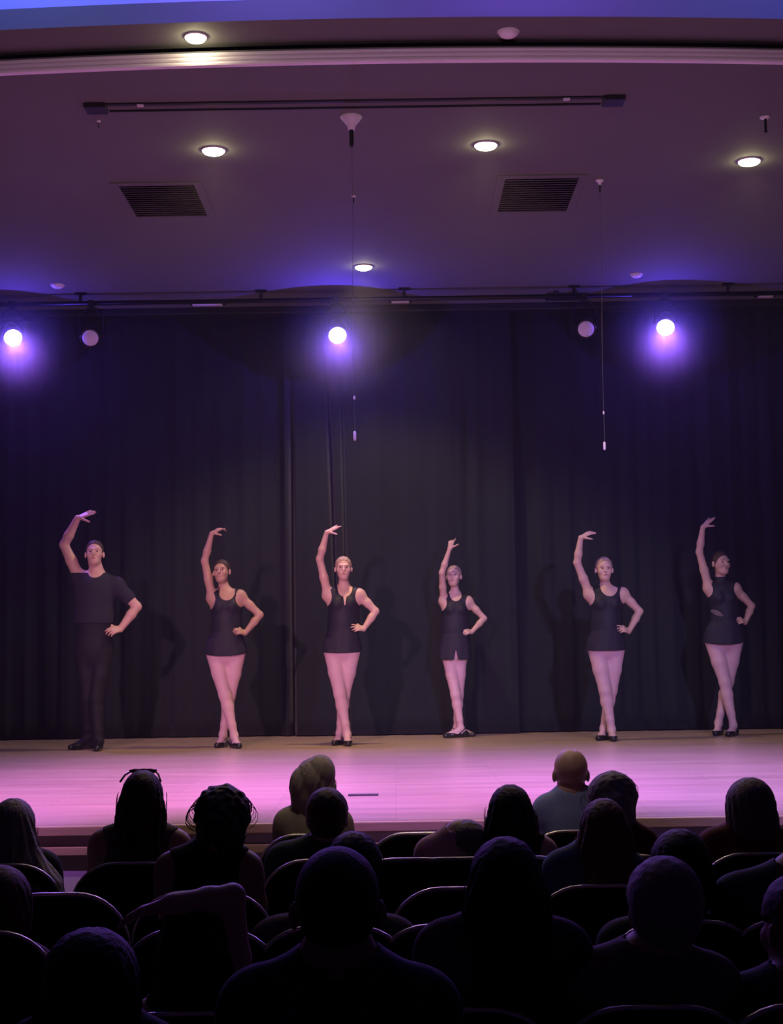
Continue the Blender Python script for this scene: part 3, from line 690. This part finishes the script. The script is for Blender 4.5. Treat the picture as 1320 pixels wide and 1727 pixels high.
BF = 0.05
dancer(dict(cx=158, foot=1264, man=True, q=1.12, skin='fair', hair='brown', hl=0.012, label='man dancer in black t-shirt and tights, one arm curved overhead, hand on hip',
    head=(160, 913, 956, 6, 12, 0), neck=(163, 968), ra=[(133, 973), (108, 919, -.02), (131, 874, -.05), (166, 858, -.05)], rcurl=(0.0, 0.08, 0.14, 0.10), rn=(0.2, 0.6, -0.8), rt=(0, -0.5, -0.9),
    la=[(197, 987), (231, 1023, .02), (203, 1061, -.03), (184, 1064, -.13)], waist=(130, 190, 1045), hip=(127, 188, 1090), bust=(127, 193, 1003), neckline=(163, 975), thigh=0.079,
    legs=[((142, 1100), (149, 1178), (149, 1243, .08), (132, 1262, .0)), ((174, 1100), (162, 1178, -.03), (166, 1250, -.08), (163, 1266, -.3))]))
dancer(dict(cx=390, foot=1260, q=0.95, skin='tan', hair='brown', hl=0.0, label='dancer in dark camisole tunic with brown hair, second from the left on stage',
    head=(374, 944, 984, -8, 8, -3), neck=(378, 995), ra=[(358, 1009), (345, 946, -.03), (357, 900, -.05), (380, 886, -.06)], rcurl=(0.05, 0.5, 0.6, 0.6),
    la=[(405, 1005), (438, 1037, .0), (413, 1068, -.04), (398, 1062, -.12)], waist=(358, 406, 1055), hip=(349, 411, 1090), bust=(355, 408, 1022), neckline=(384, 1013), nw=0.074, strap=0.074, hem=(345, 415, 1103),
    legs=[((362, 1100), (379, 1172, -.04), (395, 1240, -.08), (404, 1262, -.25)), ((399, 1100), (387, 1172, .03), (376, 1238, .05), (368, 1256, -.08))]))
dancer(dict(cx=582, foot=1256, q=0.96, skin='fair', hair='slickblond', hl=0.004, label='dancer in black leotard with a keyhole front, third from the left on stage',
    head=(579, 939, 979, 4, 4, 0), neck=(580, 991), ra=[(553, 1004), (539, 943, -.03), (551, 898, -.05), (574, 885, -.06)], rcurl=(-0.1, 0.1, 0.25, 0.1),
    la=[(606, 1003), (633, 1031, .0), (613, 1061, -.04), (596, 1057, -.13)], lcurl=(0.1, 0.3, 0.5, 0.5), waist=(553, 604, 1050), hip=(548, 606, 1086), bust=(552, 607, 1018), neckline=(582, 1007), nw=0.066, keyhole=True, hem=(545, 608, 1100), hemc=0.4,
    legs=[((561, 1098), (573, 1170, -.04), (585, 1238, -.07), (588, 1258, -.3)), ((592, 1098), (580, 1170, .03), (573, 1236, .05), (567, 1252, -.05))]))
dancer(dict(cx=772, foot=1243, q=0.82, skin='fair', hair='slickblond', hl=0.0, label='smallest dancer in black tunic with a front slit, arm raised straight, pointing up',
    head=(765, 954, 990, -14, 8, 0), neck=(767, 1001), ra=[(748, 1014), (745, 966, -.14), (758, 926, -.16), (764, 899, -.17)], rcurl=(0.0, 0.75, 0.8, 0.8), rn=(0.3, 0.9, 0), rt=(0.9, 0, 0), 
    la=[(789, 1014), (816, 1043, .0), (795, 1066, -.04), (782, 1065, -.12)], waist=(744, 790, 1058), hip=(742, 792, 1092), bust=(745, 791, 1027), neckline=(768, 1014), nw=0.068, strap=0.070, hem=(738, 796, 1112), hemc=0.2, slit=(768, 1110), thigh=0.062,
    legs=[((756, 1105), (768, 1172, -.04), (777, 1228, -.06), (756, 1246, -.12)), ((776, 1105), (773, 1172, .03), (770, 1226, .05), (790, 1238, .0))]))
dancer(dict(cx=1026, foot=1248, q=0.98, skin='fair', hair='slickblond', hl=0.006, label='dancer in plain dark tank tunic with fair slicked hair, fifth from the left on stage',
    head=(1018, 940, 981, 0, 4, 0), neck=(1022, 993), ra=[(994, 1003), (973, 949, -.03), (979, 907, -.05), (1004, 892, -.06)], rcurl=(0.2, 0.3, 0.35, 0.3),
    la=[(1050, 1001), (1078, 1031, .0), (1060, 1065, -.04), (1046, 1058, -.12)], lcurl=(0.3, 0.6, 0.7, 0.7), waist=(996, 1049, 1052), hip=(992, 1051, 1084), bust=(995, 1050, 1018), neckline=(1026, 1006), nw=0.080, strap=0.082, hem=(988, 1055, 1097), hemc=0.2,
    legs=[((1006, 1094), (1020, 1164, -.04), (1031, 1230, -.07), (1036, 1250, -.3)), ((1038, 1094), (1030, 1164, .03), (1018, 1228, .05), (1010, 1246, -.08))]))
dancer(dict(cx=1224, foot=1240, q=0.96, skin='fair', hair='brown', hl=0.0, label='dancer in high-necked sleeveless black dress with dark hair, nearest the right edge',
    head=(1214, 930, 970, 22, 4, 0), neck=(1215, 978), ra=[(1195, 992), (1179, 931, -.03), (1185, 889, -.05), (1206, 867, -.06)], rcurl=(-0.05, 0.1, 0.3, 0.15),
    la=[(1239, 992), (1267, 1022, .02), (1256, 1050, -.02), (1247, 1044, -.10)], waist=(1199, 1245, 1037), hip=(1190, 1250, 1070), bust=(1195, 1243, 1008), neckline=(1214, 973), high=True, sidecut=(1206, 1034), hem=(1185, 1254, 1083), hemc=1.3,
    legs=[((1203, 1082), (1222, 1150, -.04), (1236, 1222, -.08), (1228, 1244, -.22)), ((1238, 1082), (1227, 1150, .03), (1211, 1219, .05), (1206, 1236, -.1))]))

# ------------------------------------------------------------------ audience chairs
ROWS = [onZ(660, v, 0.92).y for v in (1403, 1446, 1496, 1558, 1700, 1850)]
ROWS[5] = 2.62
def chair_proto():
    t = thing('stacking_chair', 'x', 'chair', (0, 0, 0), 'audience chairs')
    def rr(w_, h, r, zt, y_of, n=8):
        pts = [(-w_/2, zt-h)]
        for k in range(n+1): a = PI-PI/2*k/n; pts.append((-w_/2+r+r*math.cos(a), zt-r+r*math.sin(a)))
        for k in range(n+1): a = PI/2-PI/2*k/n; pts.append((w_/2-r+r*math.cos(a), zt-r+r*math.sin(a)))
        pts.append((w_/2, zt-h)); return [Vector((x_, y_of(z_), z_)) for x_, z_ in pts]
    yo = lambda z_: -(z_-0.92)*0.16
    MB().tube(rr(0.47, 0.44, 0.17, 0.911, yo), 0.0075, 10).build('back_frame', M['steel'], t, True)
    mb = MB(); pr = rr(0.456, 0.40, 0.163, 0.903, yo); n = len(pr)
    for dy in (-0.014, 0.022): mb.v += [p_+Vector((0, dy, 0)) for p_ in pr]
    mb.f += [list(range(n)), [n+i for i in range(n)][::-1]]+[[i, n+i, n+(i+1) % n, (i+1) % n] for i in range(n)]
    mb.build('backrest', M['seat'], t, bevel=0.006)
    MB().box((0, 0.30, 0.445), (0.44, 0.42, 0.05)).build('seat', M['seat'], t, bevel=0.018)
    for sx in (-1, 1):
        MB().tube([(sx*0.235, yo(0.47), 0.47), (sx*0.235, 0.02, 0.40), (sx*0.24, -0.02, 0.01)], 0.011, 8).build('leg', M['steel'], t, True)
        MB().tube([(sx*0.235, 0.09, 0.41), (sx*0.235, 0.46, 0.41), (sx*0.24, 0.50, 0.37), (sx*0.24, 0.50, 0.01)], 0.011, 8).build('leg', M['steel'], t, True)
    return t
CH = chair_proto(); used = [False]
def chair(x, y, label, rz=0.0):
    if not used[0]: r = CH; used[0] = True
    else:
        r = CH.copy(); COL.objects.link(r)
        for c_ in list(CH.children): d_ = c_.copy(); COL.objects.link(d_); d_.parent = r
    r.location = (x, y, 0); r.rotation_euler = (0, 0, rz); r['label'] = label
    return r

# ------------------------------------------------------------------ audience
CL = {'olive': cloth('olive top', (0.11, 0.10, 0.07)), 'black': cloth('black top', (0.010, 0.010, 0.012)), 'beige': cloth('beige top', (0.30, 0.26, 0.20)), 'blue': cloth('pale blue shirt', (0.26, 0.33, 0.62)),
      'maroon': cloth('maroon top', (0.13, 0.02, 0.03)), 'pink': cloth('pink top', (0.62, 0.38, 0.42)), 'denim': cloth('denim top', (0.10, 0.16, 0.24)), 'green': cloth('dark green shirt', (0.035, 0.055, 0.05)),
      'navy': cloth('navy shirt', (0.02, 0.025, 0.05)), 'brown': cloth('mauve brown shirt', (0.12, 0.08, 0.09)), 'plum': cloth('plum top', (0.07, 0.03, 0.06)), 'pants': cloth('dark trousers', (0.02, 0.02, 0.028))}
def sit(S):
    row = S['row']; yb = ROWS[row-1]+0.17+S.get('fwd', 0)
    hu, ht = S['head']; s = S.get('s', 1.0); yh = yb+S.get('hy', 0.02)
    top = np.array(onY(hu, ht, yh)); hair = S['hair']; kind = hair[0]
    hpad = {'bald': 0.0, 'short': 0.008, 'crop': 0.006}.get(kind, 0.016)
    hc = top-np.array((0, 0, (0.117+hpad)*s)); R = headR(1, S.get('yaw', 0), S.get('pitch', 0), S.get('roll', 0))
    xl, xr, vs = S['sh']; a = np.array(onY(xl, vs, yb)); b = np.array(onY(xr, vs, yb)); cx = (a[0]+b[0])/2; hwid = (b[0]-a[0])/2
    ar = 0.050*hwid/0.21; ls = np.array((a[0]+ar, yb, a[2]-ar)); rs = np.array((b[0]-ar, yb, b[2]-ar)); ls[2] -= 0.008; rs[2] -= 0.008; zsh = (ls[2]+rs[2])/2
    t = thing('person', S['label'], 'person', (cx, yb, 0), 'seated audience')
    seatz = 0.475+0.095; hip = np.array((cx, yb+0.03, seatz)); w_ = hwid
    HP = head_prims(hc, R, s*S.get('hs', 1), ears=True, ew=S.get('ew', 0.97))
    nk = np.array((cx+(hc[0]-cx)*0.5, yb+0.01, zsh+0.062)); nr = S.get('nr', 0.050)*s
    NP = [cap(hc+R @ np.array((0, -0.03, -0.06))*s, nk, nr, nr*1.1, 0.03), cap(nk, nk-np.array((0, 0, .07)), nr*1.1, nr*1.3, 0.05)]
    for q in (ls, rs): NP.append(cap(nk+np.array((0, 0, -.015)), mid3(nk, q, 0.8)+np.array((0, 0, 0.012)), nr*0.85, ar*0.75, 0.05))
    ch = np.array((cx, yb+0.01, zsh-0.13)); TP = [ell(ch, (w_*0.80, 0.115, 0.20), 0.06), ell(mid3(ch, hip, 0.55), (w_*0.72, 0.11, 0.20), 0.06), ell(hip, (w_*0.80, 0.125, 0.115), 0.06), cap(ls-np.array((0, 0, 0.03)), rs-np.array((0, 0, 0.03)), ar*0.95, k=0.06), cap(ch, hip, w_*0.62, w_*0.66, 0.05, (1, 0.62, 1))]
    UA = []; FA = []; HN = []
    arms = S.get('arms') or {}
    for sg, sh, nm in ((-1, ls, 'l'), (1, rs, 'r')):
        if nm in arms:
            e = np.array(onY(arms[nm][0][0], arms[nm][0][1], yb+arms[nm][0][2])); wv = np.array(onY(arms[nm][1][0], arms[nm][1][1], yb+arms[nm][1][2])); hd = np.array(onY(arms[nm][2][0], arms[nm][2][1], yb+arms[nm][2][2]))-wv; pn = (0, 0, -1); tv = (0, 1, 0)
        else:
            e = sh+np.array((sg*0.03, 0.06, -0.27*s)); wv = np.array((cx+sg*0.11, yb+0.29, 0.675)); hd = np.array((-sg*0.15, 1, -0.12)); pn = (0, 0, -1); tv = (-sg, 0, 0)
        UA += [cap(sh, mid3(sh, e, .5), ar, ar*0.92, 0.03), cap(mid3(sh, e, .5), e, ar*0.92, ar*0.78, 0.02)]
        FA += [cap(e, mid3(e, wv, .4), ar*0.78, ar*0.76, 0.02), cap(mid3(e, wv, .4), wv, ar*0.76, 0.026*s, 0.02)]
        hand(HN, wv, hd, pn, tv, 0.95*s, (0.25, 0.25, 0.25, 0.25), 0.15, 0.25, 1.15)
    LP = []; FP = []
    for sg in (-1, 1):
        H = hip+np.array((sg*0.09, 0.0, -0.015)); K = np.array((cx+sg*0.13, yb+0.40*min(s, 1), 0.545)); A = np.array((cx+sg*0.12, yb+0.36, 0.09)); T = A+np.array((sg*0.02, 0.13, -0.055))
        LP += [cap(H, K, 0.080, 0.058, 0.04), cap(K, mid3(K, A, .35), 0.056, 0.055, 0.02), cap(mid3(K, A, .35), A, 0.055, 0.038, 0.02)]
        FP += [cap(A, A-np.array((0, .03, .05)), 0.036, 0.034, 0.02), cap(A-np.array((0, .03, .05)), T, 0.034, 0.03, 0.02)]
    ALL = TP+NP+HP+UA+FA+HN+LP+FP
    pts = np.array([q[1] for q in ALL]+[q[2] for q in ALL if q[0] == 'c']); g = Grid(pts.min(0)-0.12, pts.max(0)+0.12, 0.0085)
    D = g.field(ALL); x, y, z = g.P(); D = np.maximum(D, 0.012-z)
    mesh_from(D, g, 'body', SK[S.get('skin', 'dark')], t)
    # garments
    tops = TP+NP[1:]
    sleeve = S.get('sleeve', 'short')
    if sleeve == 'long': tops = tops+UA+FA
    elif sleeve == 'short': tops = tops+UA
    DT = g.field(tops)-(0.011 if sleeve != 'none' else 0.007)
    D2 = np.maximum.reduce([DT, (0.50-z)+0*DT, np.where(z > nk[2]-0.01-0.35*(y-nk[1])*(y > nk[1])+0*x, nr*1.16+0.004-np.sqrt((x-nk[0])**2+(y-nk[1]+0.01)**2)+0*z, -1)+0*DT, (yb+0.28-y)*-1-0+0*DT if False else (y-(yb+0.32))+0*DT])
    if S.get('low'):
        D2 = np.maximum(D2, (0.085-np.sqrt((x-nk[0])**2+(z-nk[2]-0.02)**2+0*y)))
    if sleeve == 'none':
        for q, sg in ((ls, -1), (rs, 1)): D2 = np.maximum(D2, 0.062-np.sqrt((x-q[0]-sg*0.03)**2+((z-q[2]+0.02)*0.7)**2+0*y))
    mesh_from(D2, g, 'top', CL[S['cloth']], t)
    DL = g.field(TP[2:3]+LP)-0.010; D3 = np.maximum.reduce([DL, (z-(seatz+0.03))+0*DL, (0.10-z)+0*DL]); mesh_from(D3, g, 'trousers', CL['pants'], t)
    for sg in (-1, 1):
        f = FP[:2] if sg < 0 else FP[2:]; gs = Grid(np.array(f[0][1])-0.12, np.array(f[1][2])+0.12, 0.0085); ds = gs.field(f)-0.008; Z_ = gs.P()[2]
        mesh_from(np.maximum.reduce([ds, (0.003-Z_)+0*ds, (Z_-0.095)+0*ds]), gs, 'shoe', M['shoe'], t)
    if S.get('collarpiece'):
        MB().tube([Vector((nk[0]+nr*1.25*math.cos(k*PI/8), nk[1]+nr*1.2*math.sin(k*PI/8), nk[2]+0.012)) for k in range(16)], 0.012, 8, True).build('collar', CL[S['cloth']], t, True)
    # hair
    if kind != 'bald':
        ln = S.get('len', 0.0); pad = S.get('hw', 1.0)
        lo = hc-np.array((0.22, 0.24, 0.18+ln))*1.05; hi = hc+np.array((0.22, 0.2, 0.2)); gh = Grid(lo, hi, 0.007)
        hx, hy, hz = hfield(gh, hc, R, s); Lh = lambda v: hc+R @ (np.array(v, float)*s)
        E = lambda c_, r_, k=0.02: ell(Lh(c_), np.array(r_)*s, k, R)
        if kind in ('short', 'crop'):
            p_ = S.get('thick', 0.010) if kind == 'short' else 0.004
            d_ = gh.field([HP[0], E((0, -0.035, 0.005), (0.064, 0.070, 0.075))])-p_*1.0
            earcut = 0.034-np.sqrt((hy+0.0)**2*1.0+((hz+0.010)*0.8)**2+0*hx)
            d_ = np.maximum.reduce([d_, (0.827*hy-0.562*hz-0.015)*s, (-0.085-hz)*s+0*d_, np.where(np.abs(hx) > 0.055, earcut, -1)])
        elif kind == 'curly':
            d_ = gh.field([E((0, -0.025, 0.035), (0.098*pad, 0.105, 0.098)), E((0, -0.05, -0.04), (0.085*pad, 0.07, 0.07)), E((0, -0.115, 0.0), (0.06, 0.05, 0.06))]); d_ = np.maximum(d_, (hy-0.06)*s)
        elif kind == 'bun':
            d_ = gh.field([HP[0], E((0, -0.11, 0.03), (0.045, 0.04, 0.045))])-0.010; d_ = np.maximum.reduce([d_, (0.827*hy-0.562*hz-0.015)*s, (-0.085-hz)*s+0*d_])
        elif kind == 'bob':
            d_ = gh.field([E((0, -0.015, 0.030), (0.094*pad, 0.108, 0.098)), E((-0.045*pad, -0.02, -0.045), (0.052, 0.075, 0.085), 0.03), E((0.045*pad, -0.02, -0.045), (0.052, 0.075, 0.085), 0.03), E((0, -0.055, -0.055), (0.075*pad, 0.055, 0.085), 0.03)])
            d_ = np.maximum(d_, (hy-0.055-0.03*(hz < -0.2))*s)
        else:  # long
            P_ = [E((0, -0.015, 0.030), (0.083*pad, 0.106, 0.098)), E((0, -0.045, -0.045), (0.092*pad, 0.072, 0.09), 0.03)]
            ww_ = S.get('tailw', 1.0); dx = S.get('taild', 0.0)
            a_ = Lh((0, -0.05, -0.06)); b_ = np.array((hc[0]+dx, yb-0.115, hc[2]-ln-0.03))
            P_.append(cap(a_, b_, 0.088*s*pad, 0.088*s*ww_, 0.04, (1, 0.55, 1)))
            d_ = gh.field(P_); d_ = np.maximum(d_, (hy-0.050)*s)
        if S.get('lobe'): d_ = np.minimum(d_, gh.field([E((0.028, -0.03, 0.062), (0.066, 0.085, 0.080)), E((-0.055, -0.03, 0.005), (0.055, 0.075, 0.085)), E((-0.062, -0.02, -0.075), (0.040, 0.055, 0.060))]))
        x_, y_, z_ = gh.P(); th = np.arctan2(hx, hy+0.02)
        if kind == 'curly':
            X3 = [x_*95, y_*95, z_*95]; nz_ = np.sin(X3[0]+1.3*np.sin(X3[2]*0.8))*np.sin(X3[1]+1.1*np.sin(X3[0]*0.7))*np.sin(X3[2]+1.7*np.sin(X3[1]*0.6)); d_ = d_+S.get('amp', 0.008)*nz_
        elif kind == 'short': d_ = d_+0.0016*np.sin(x_*130+2*np.sin(z_*95))*np.sin(z_*110+y_*90)
        elif kind in ('bob', 'long'):
            d_ = d_+0.0028*np.sin(th*17+6*np.sin(z_*9+hu))*np.clip((0.10-hz)/0.08, 0, 1)+0.0018*np.sin(th*41+z_*12)
        ho_ = mesh_from(d_, gh, 'hair', HR[hair[1]], t)
        # loose strands
        if kind in ('curly', 'long', 'bob'):
            rnd = random.Random(hu); mb = MB()
            for k in range(S.get('strands', 14)):
                sg = rnd.choice((-1, 1)); a_ = rnd.uniform(0.2, 1.2); r0 = 0.092*pad*s
                p0 = hc+np.array((sg*r0*math.cos(a_), -0.03, 0.03+r0*math.sin(a_)))
                if kind == 'curly':
                    pts_ = [Vector(p0+np.array((sg*0.02*(1-math.cos(j*0.9)), 0.01*math.sin(j), -0.012*j+0.012*math.sin(j*0.9)))) for j in range(7)]
                else:
                    p0 = hc+np.array((sg*r0*0.97, -0.03, rnd.uniform(-0.05, 0.05))); L_ = rnd.uniform(0.08, 0.14+ln*0.5)
                    pts_ = [Vector(p0+np.array((sg*0.014*math.sin(j*0.5+a_), -0.006*j, -L_*j/6))) for j in range(7)]
                mb.tube(pts_, 0.0011, 4)
            ls_ = mb.build('loose_strands', HR[hair[1]], ho_); ls_['kind'] = 'stuff'
    chair(cx if 'chx' not in S else onY(S['chx'], 1500, ROWS[row-1]).x, ROWS[row-1]+S.get('cf', 0), S['chair'])
    return t, hc, R
mid3 = lambda a, b, f: np.array(a)+(np.array(b)-np.array(a))*f

# front row
sit(dict(row=1, head=(530, 1275), sh=(466, 590, 1368), hair=('bob', 'blond'), hw=0.94, lobe=True, skin='fair', cloth='beige', len=0.03, label='person with shoulder-length blond hair and beige top, back turned, in the front row', chair='chair in the front row under the blond-haired person', ))
sit(dict(row=1, head=(961, 1262), s=1.0, sh=(902, 1030, 1345), hair=('bald', ''), skin='fair', cloth='blue', collar=0.0, label='bald person in pale blue shirt, back turned, before the stage edge', chair='chair in the front row under the bald person in pale blue'))
# second row
sit(dict(row=2, head=(24, 1343), sh=(-60, 98, 1440), hair=('long', 'grey'), len=0.22, hw=1.0, tailw=1.3, taild=0.13, cloth='black', label='person with long greying hair falling to the right, at the far left', chair='chair under the person with long greying hair'))
sit(dict(row=2, head=(241, 1296), sh=(150, 322, 1398), hair=('long', 'brown'), len=0.26, hw=0.96, tailw=1.15, cloth='olive', sleeve='none', skin='tan', label='person with long straight brown hair and sunglasses pushed up on the head', chair='chair under the person with sunglasses on the head'))
sit(dict(row=2, head=(551, 1328), s=1.0, sh=(452, 640, 1425), hair=('short', 'brown'), skin='tan', cloth='green', collarpiece=True, label='short-haired person in dark green collared shirt, in front of the blond person', chair='chair under the short-haired person in dark green'))
sit(dict(row=2, head=(783, 1379), s=0.88, roll=12, sh=(704, 828, 1418), hair=('bob', 'ash'), skin='fair', cloth='pink', sleeve='long', label='child in a pale pink top leaning against the dark-haired person', chair='chair under the child in pale pink'))
sit(dict(row=2, head=(859, 1320), sh=(800, 938, 1412), hair=('long', 'black'), len=0.22, hw=1.02, tailw=1.15, cloth='black', sleeve='none', skin='fair', chx=880, label='person with smooth long black hair and bare shoulders beside the child in pink', chair='chair under the smooth black-haired person beside the child'))
sit(dict(row=2, head=(1030, 1299), sh=(975, 1102, 1400), s=1.0, hair=('curly', 'grey'), cloth='maroon', amp=0.004, label='person with short wavy grey hair in a maroon top, right of the bald person', strands=8, chair='chair under the wavy grey-haired person'))
sit(dict(row=2, head=(1262, 1308), sh=(1178, 1345, 1402), hair=('bob', 'ash'), hw=1.0, cloth='maroon', label='person with a neat light brown bob and maroon top, by the right edge', chair='chair under the person with the light brown bob'))
# third row
sit(dict(row=3, head=(376, 1322), sh=(262, 442, 1436), hair=('curly', 'brown'), hw=1.0, hy=0.05, cloth='black', sleeve='none', skin='dark', label='person with curly dark hair pinned up and bare arms', strands=24, chair='chair under the curly-haired person'))
sit(dict(row=3, head=(1016, 1343), sh=(920, 1082, 1440), hair=('long', 'lightbrown'), len=0.15, hw=0.98, tailw=0.95, cloth='denim', skin='dark', label='person with straight light brown hair and denim blue top', chair='chair under the person in denim blue'))
# fourth row
sit(dict(row=4, head=(596, 1398), s=0.95, sh=(428, 700, 1550), hair=('bob', 'black'), hw=0.93, cloth='plum', label='black-haired person half hidden behind the large bald head', chair='chair in front of the large bald person'))
sit(dict(row=5, s=1.0, chx=770, head=(850, 1406), sh=(706, 988, 1560), hair=('long', 'black'), len=0.30, hw=1.02, tailw=1.15, cloth='plum', label='person with very long dark hair in the middle, seen from behind', chair='chair under the very long-haired person in the middle'))
sit(dict(row=4, head=(1144, 1394), s=0.98, sh=(1012, 1262, 1556), hair=('bob', 'black'), hw=0.97, cloth='black', label='dark-haired person just behind the grey-haired head at right', chair='chair in front of the grey-haired person at right'))
sit(dict(row=4, head=(1, 1455), sh=(-120, 86, 1600), hair=('bob', 'auburn'), hw=1.0, cloth='plum', skin='tan', label='person with reddish hair cut off by the left edge', chair='chair under the reddish-haired person at the left edge'))
sit(dict(row=4, head=(1360, 1420), s=1.05, sh=(1206, 1440, 1478), hair=('short', 'brown'), cloth='navy', label='person in navy shirt whose shoulder shows at the right edge', chair='chair under the person in navy at the right edge'))
# fifth row
sit(dict(row=5, head=(1117, 1446), s=1.02, sh=(918, 1240, 1614), hair=('short', 'grey'), skin='tan', cloth='brown', thick=0.014, label='person with short grey hair and mauve shirt, large at lower right', chair='chair under the short grey-haired person at lower right'))
sit(dict(row=5, head=(328, 1512), s=0.98, sh=(215, 430, 1690), hair=('long', 'brown'), len=0.16, hw=0.98, cloth='plum', skin='fair', arms={'r': [(392, 1512, 0.02), (292, 1524, -0.06), (245, 1535, -0.04)]}, sleeve='none', label='person resting a bent arm across the top of the head', chair='chair under the person with an arm on the head'))
sit(dict(row=6, head=(155, 1558), s=0.95, sh=(10, 300, 1735), hair=('bob', 'black'), hw=1.0, cloth='black', label='very dark silhouetted person in the lower left corner', chair='chair under the silhouetted person at lower left'))
sit(dict(row=5, head=(1345, 1470), s=1.08, sh=(1175, 1520, 1655), hair=('short', 'black'), yaw=20, skin='dark', cloth='navy', label='person in blue shirt at the bottom right corner, side of face showing', chair='chair under the person in the bottom right corner'))
# sixth row
sit(dict(row=6, head=(568, 1424), s=1.0, ew=1.06, sh=(378, 765, 1640), hair=('crop', 'black'), nr=0.058, skin='dark', cloth='navy', collarpiece=True, label='large nearly bald person in a navy collared shirt, front and centre', chair='chair nearest the camera under the large nearly bald person'))

# sunglasses on the head
yb = ROWS[1]+0.19; c = onY(239, 1304, yb+0.02)
t = thing('sunglasses', 'dark sunglasses resting on top of the long brown hair', 'sunglasses', c)
for sg in (-1, 1):
    MB().lathe(c+Vector((sg*0.028, 0.03, 0.004)), [(0.001, -0.002), (0.020, -0.002), (0.022, 0.0), (0.020, 0.003), (0.001, 0.004)], (0, 0.5, 0.85), 16).build('lens', M['shoe'], t, True)
    MB().tube([c+Vector((sg*0.050, 0.03, 0.004)), c+Vector((sg*0.066, 0.0, -0.006)), c+Vector((sg*0.080, -0.03, -0.03))], 0.004, 6).build('temple', M['shoe'], t)
MB().tube([c+Vector((-0.055, 0.03, 0.008)), c+Vector((0, 0.034, 0.012)), c+Vector((0.055, 0.03, 0.008))], 0.004, 6).build('bridge', M['shoe'], t)

# empty chairs
def empty(row, u, label):
    chair(onY(u, 1500, ROWS[row-1]).x, ROWS[row-1], label)
empty(1, 710, 'empty front-row chair right of the blond person')
empty(2, 690, 'empty second-row chair between the green shirt and the child in pink')
empty(3, 95, 'empty third-row chair at left with a bright top rail')
empty(3, 775, 'empty third-row chair left of the very long-haired person')
empty(3, 1295, 'empty third-row chair at the right edge')
empty(4, 335, 'empty fourth-row chair behind the curly-haired person')
empty(4, 760, 'empty fourth-row chair hidden mostly by the very long-haired person')

# ------------------------------------------------------------------ added haze, stands in for lens glow
hz = MB().box((0, (8.4+CURT_Y-0.12)/2, (STAGE+CEIL)/2), (9.5, CURT_Y-0.12-8.4, CEIL-STAGE-0.02))
vm = bpy.data.materials.new('stage haze'); vm.use_nodes = True; nt = vm.node_tree
for n_ in list(nt.nodes):
    if n_.type != 'OUTPUT_MATERIAL': nt.nodes.remove(n_)
vs = nt.nodes.new('ShaderNodeVolumeScatter'); vs.inputs['Density'].default_value = 0.0032; vs.inputs['Anisotropy'].default_value = 0.35
nt.links.new(vs.outputs[0], nt.nodes['Material Output'].inputs['Volume'])
ho = hz.build('stage_haze', vm); ho['kind'] = 'stuff'; tag(ho, 'thin haze hanging over the stage around the lamps', 'haze')
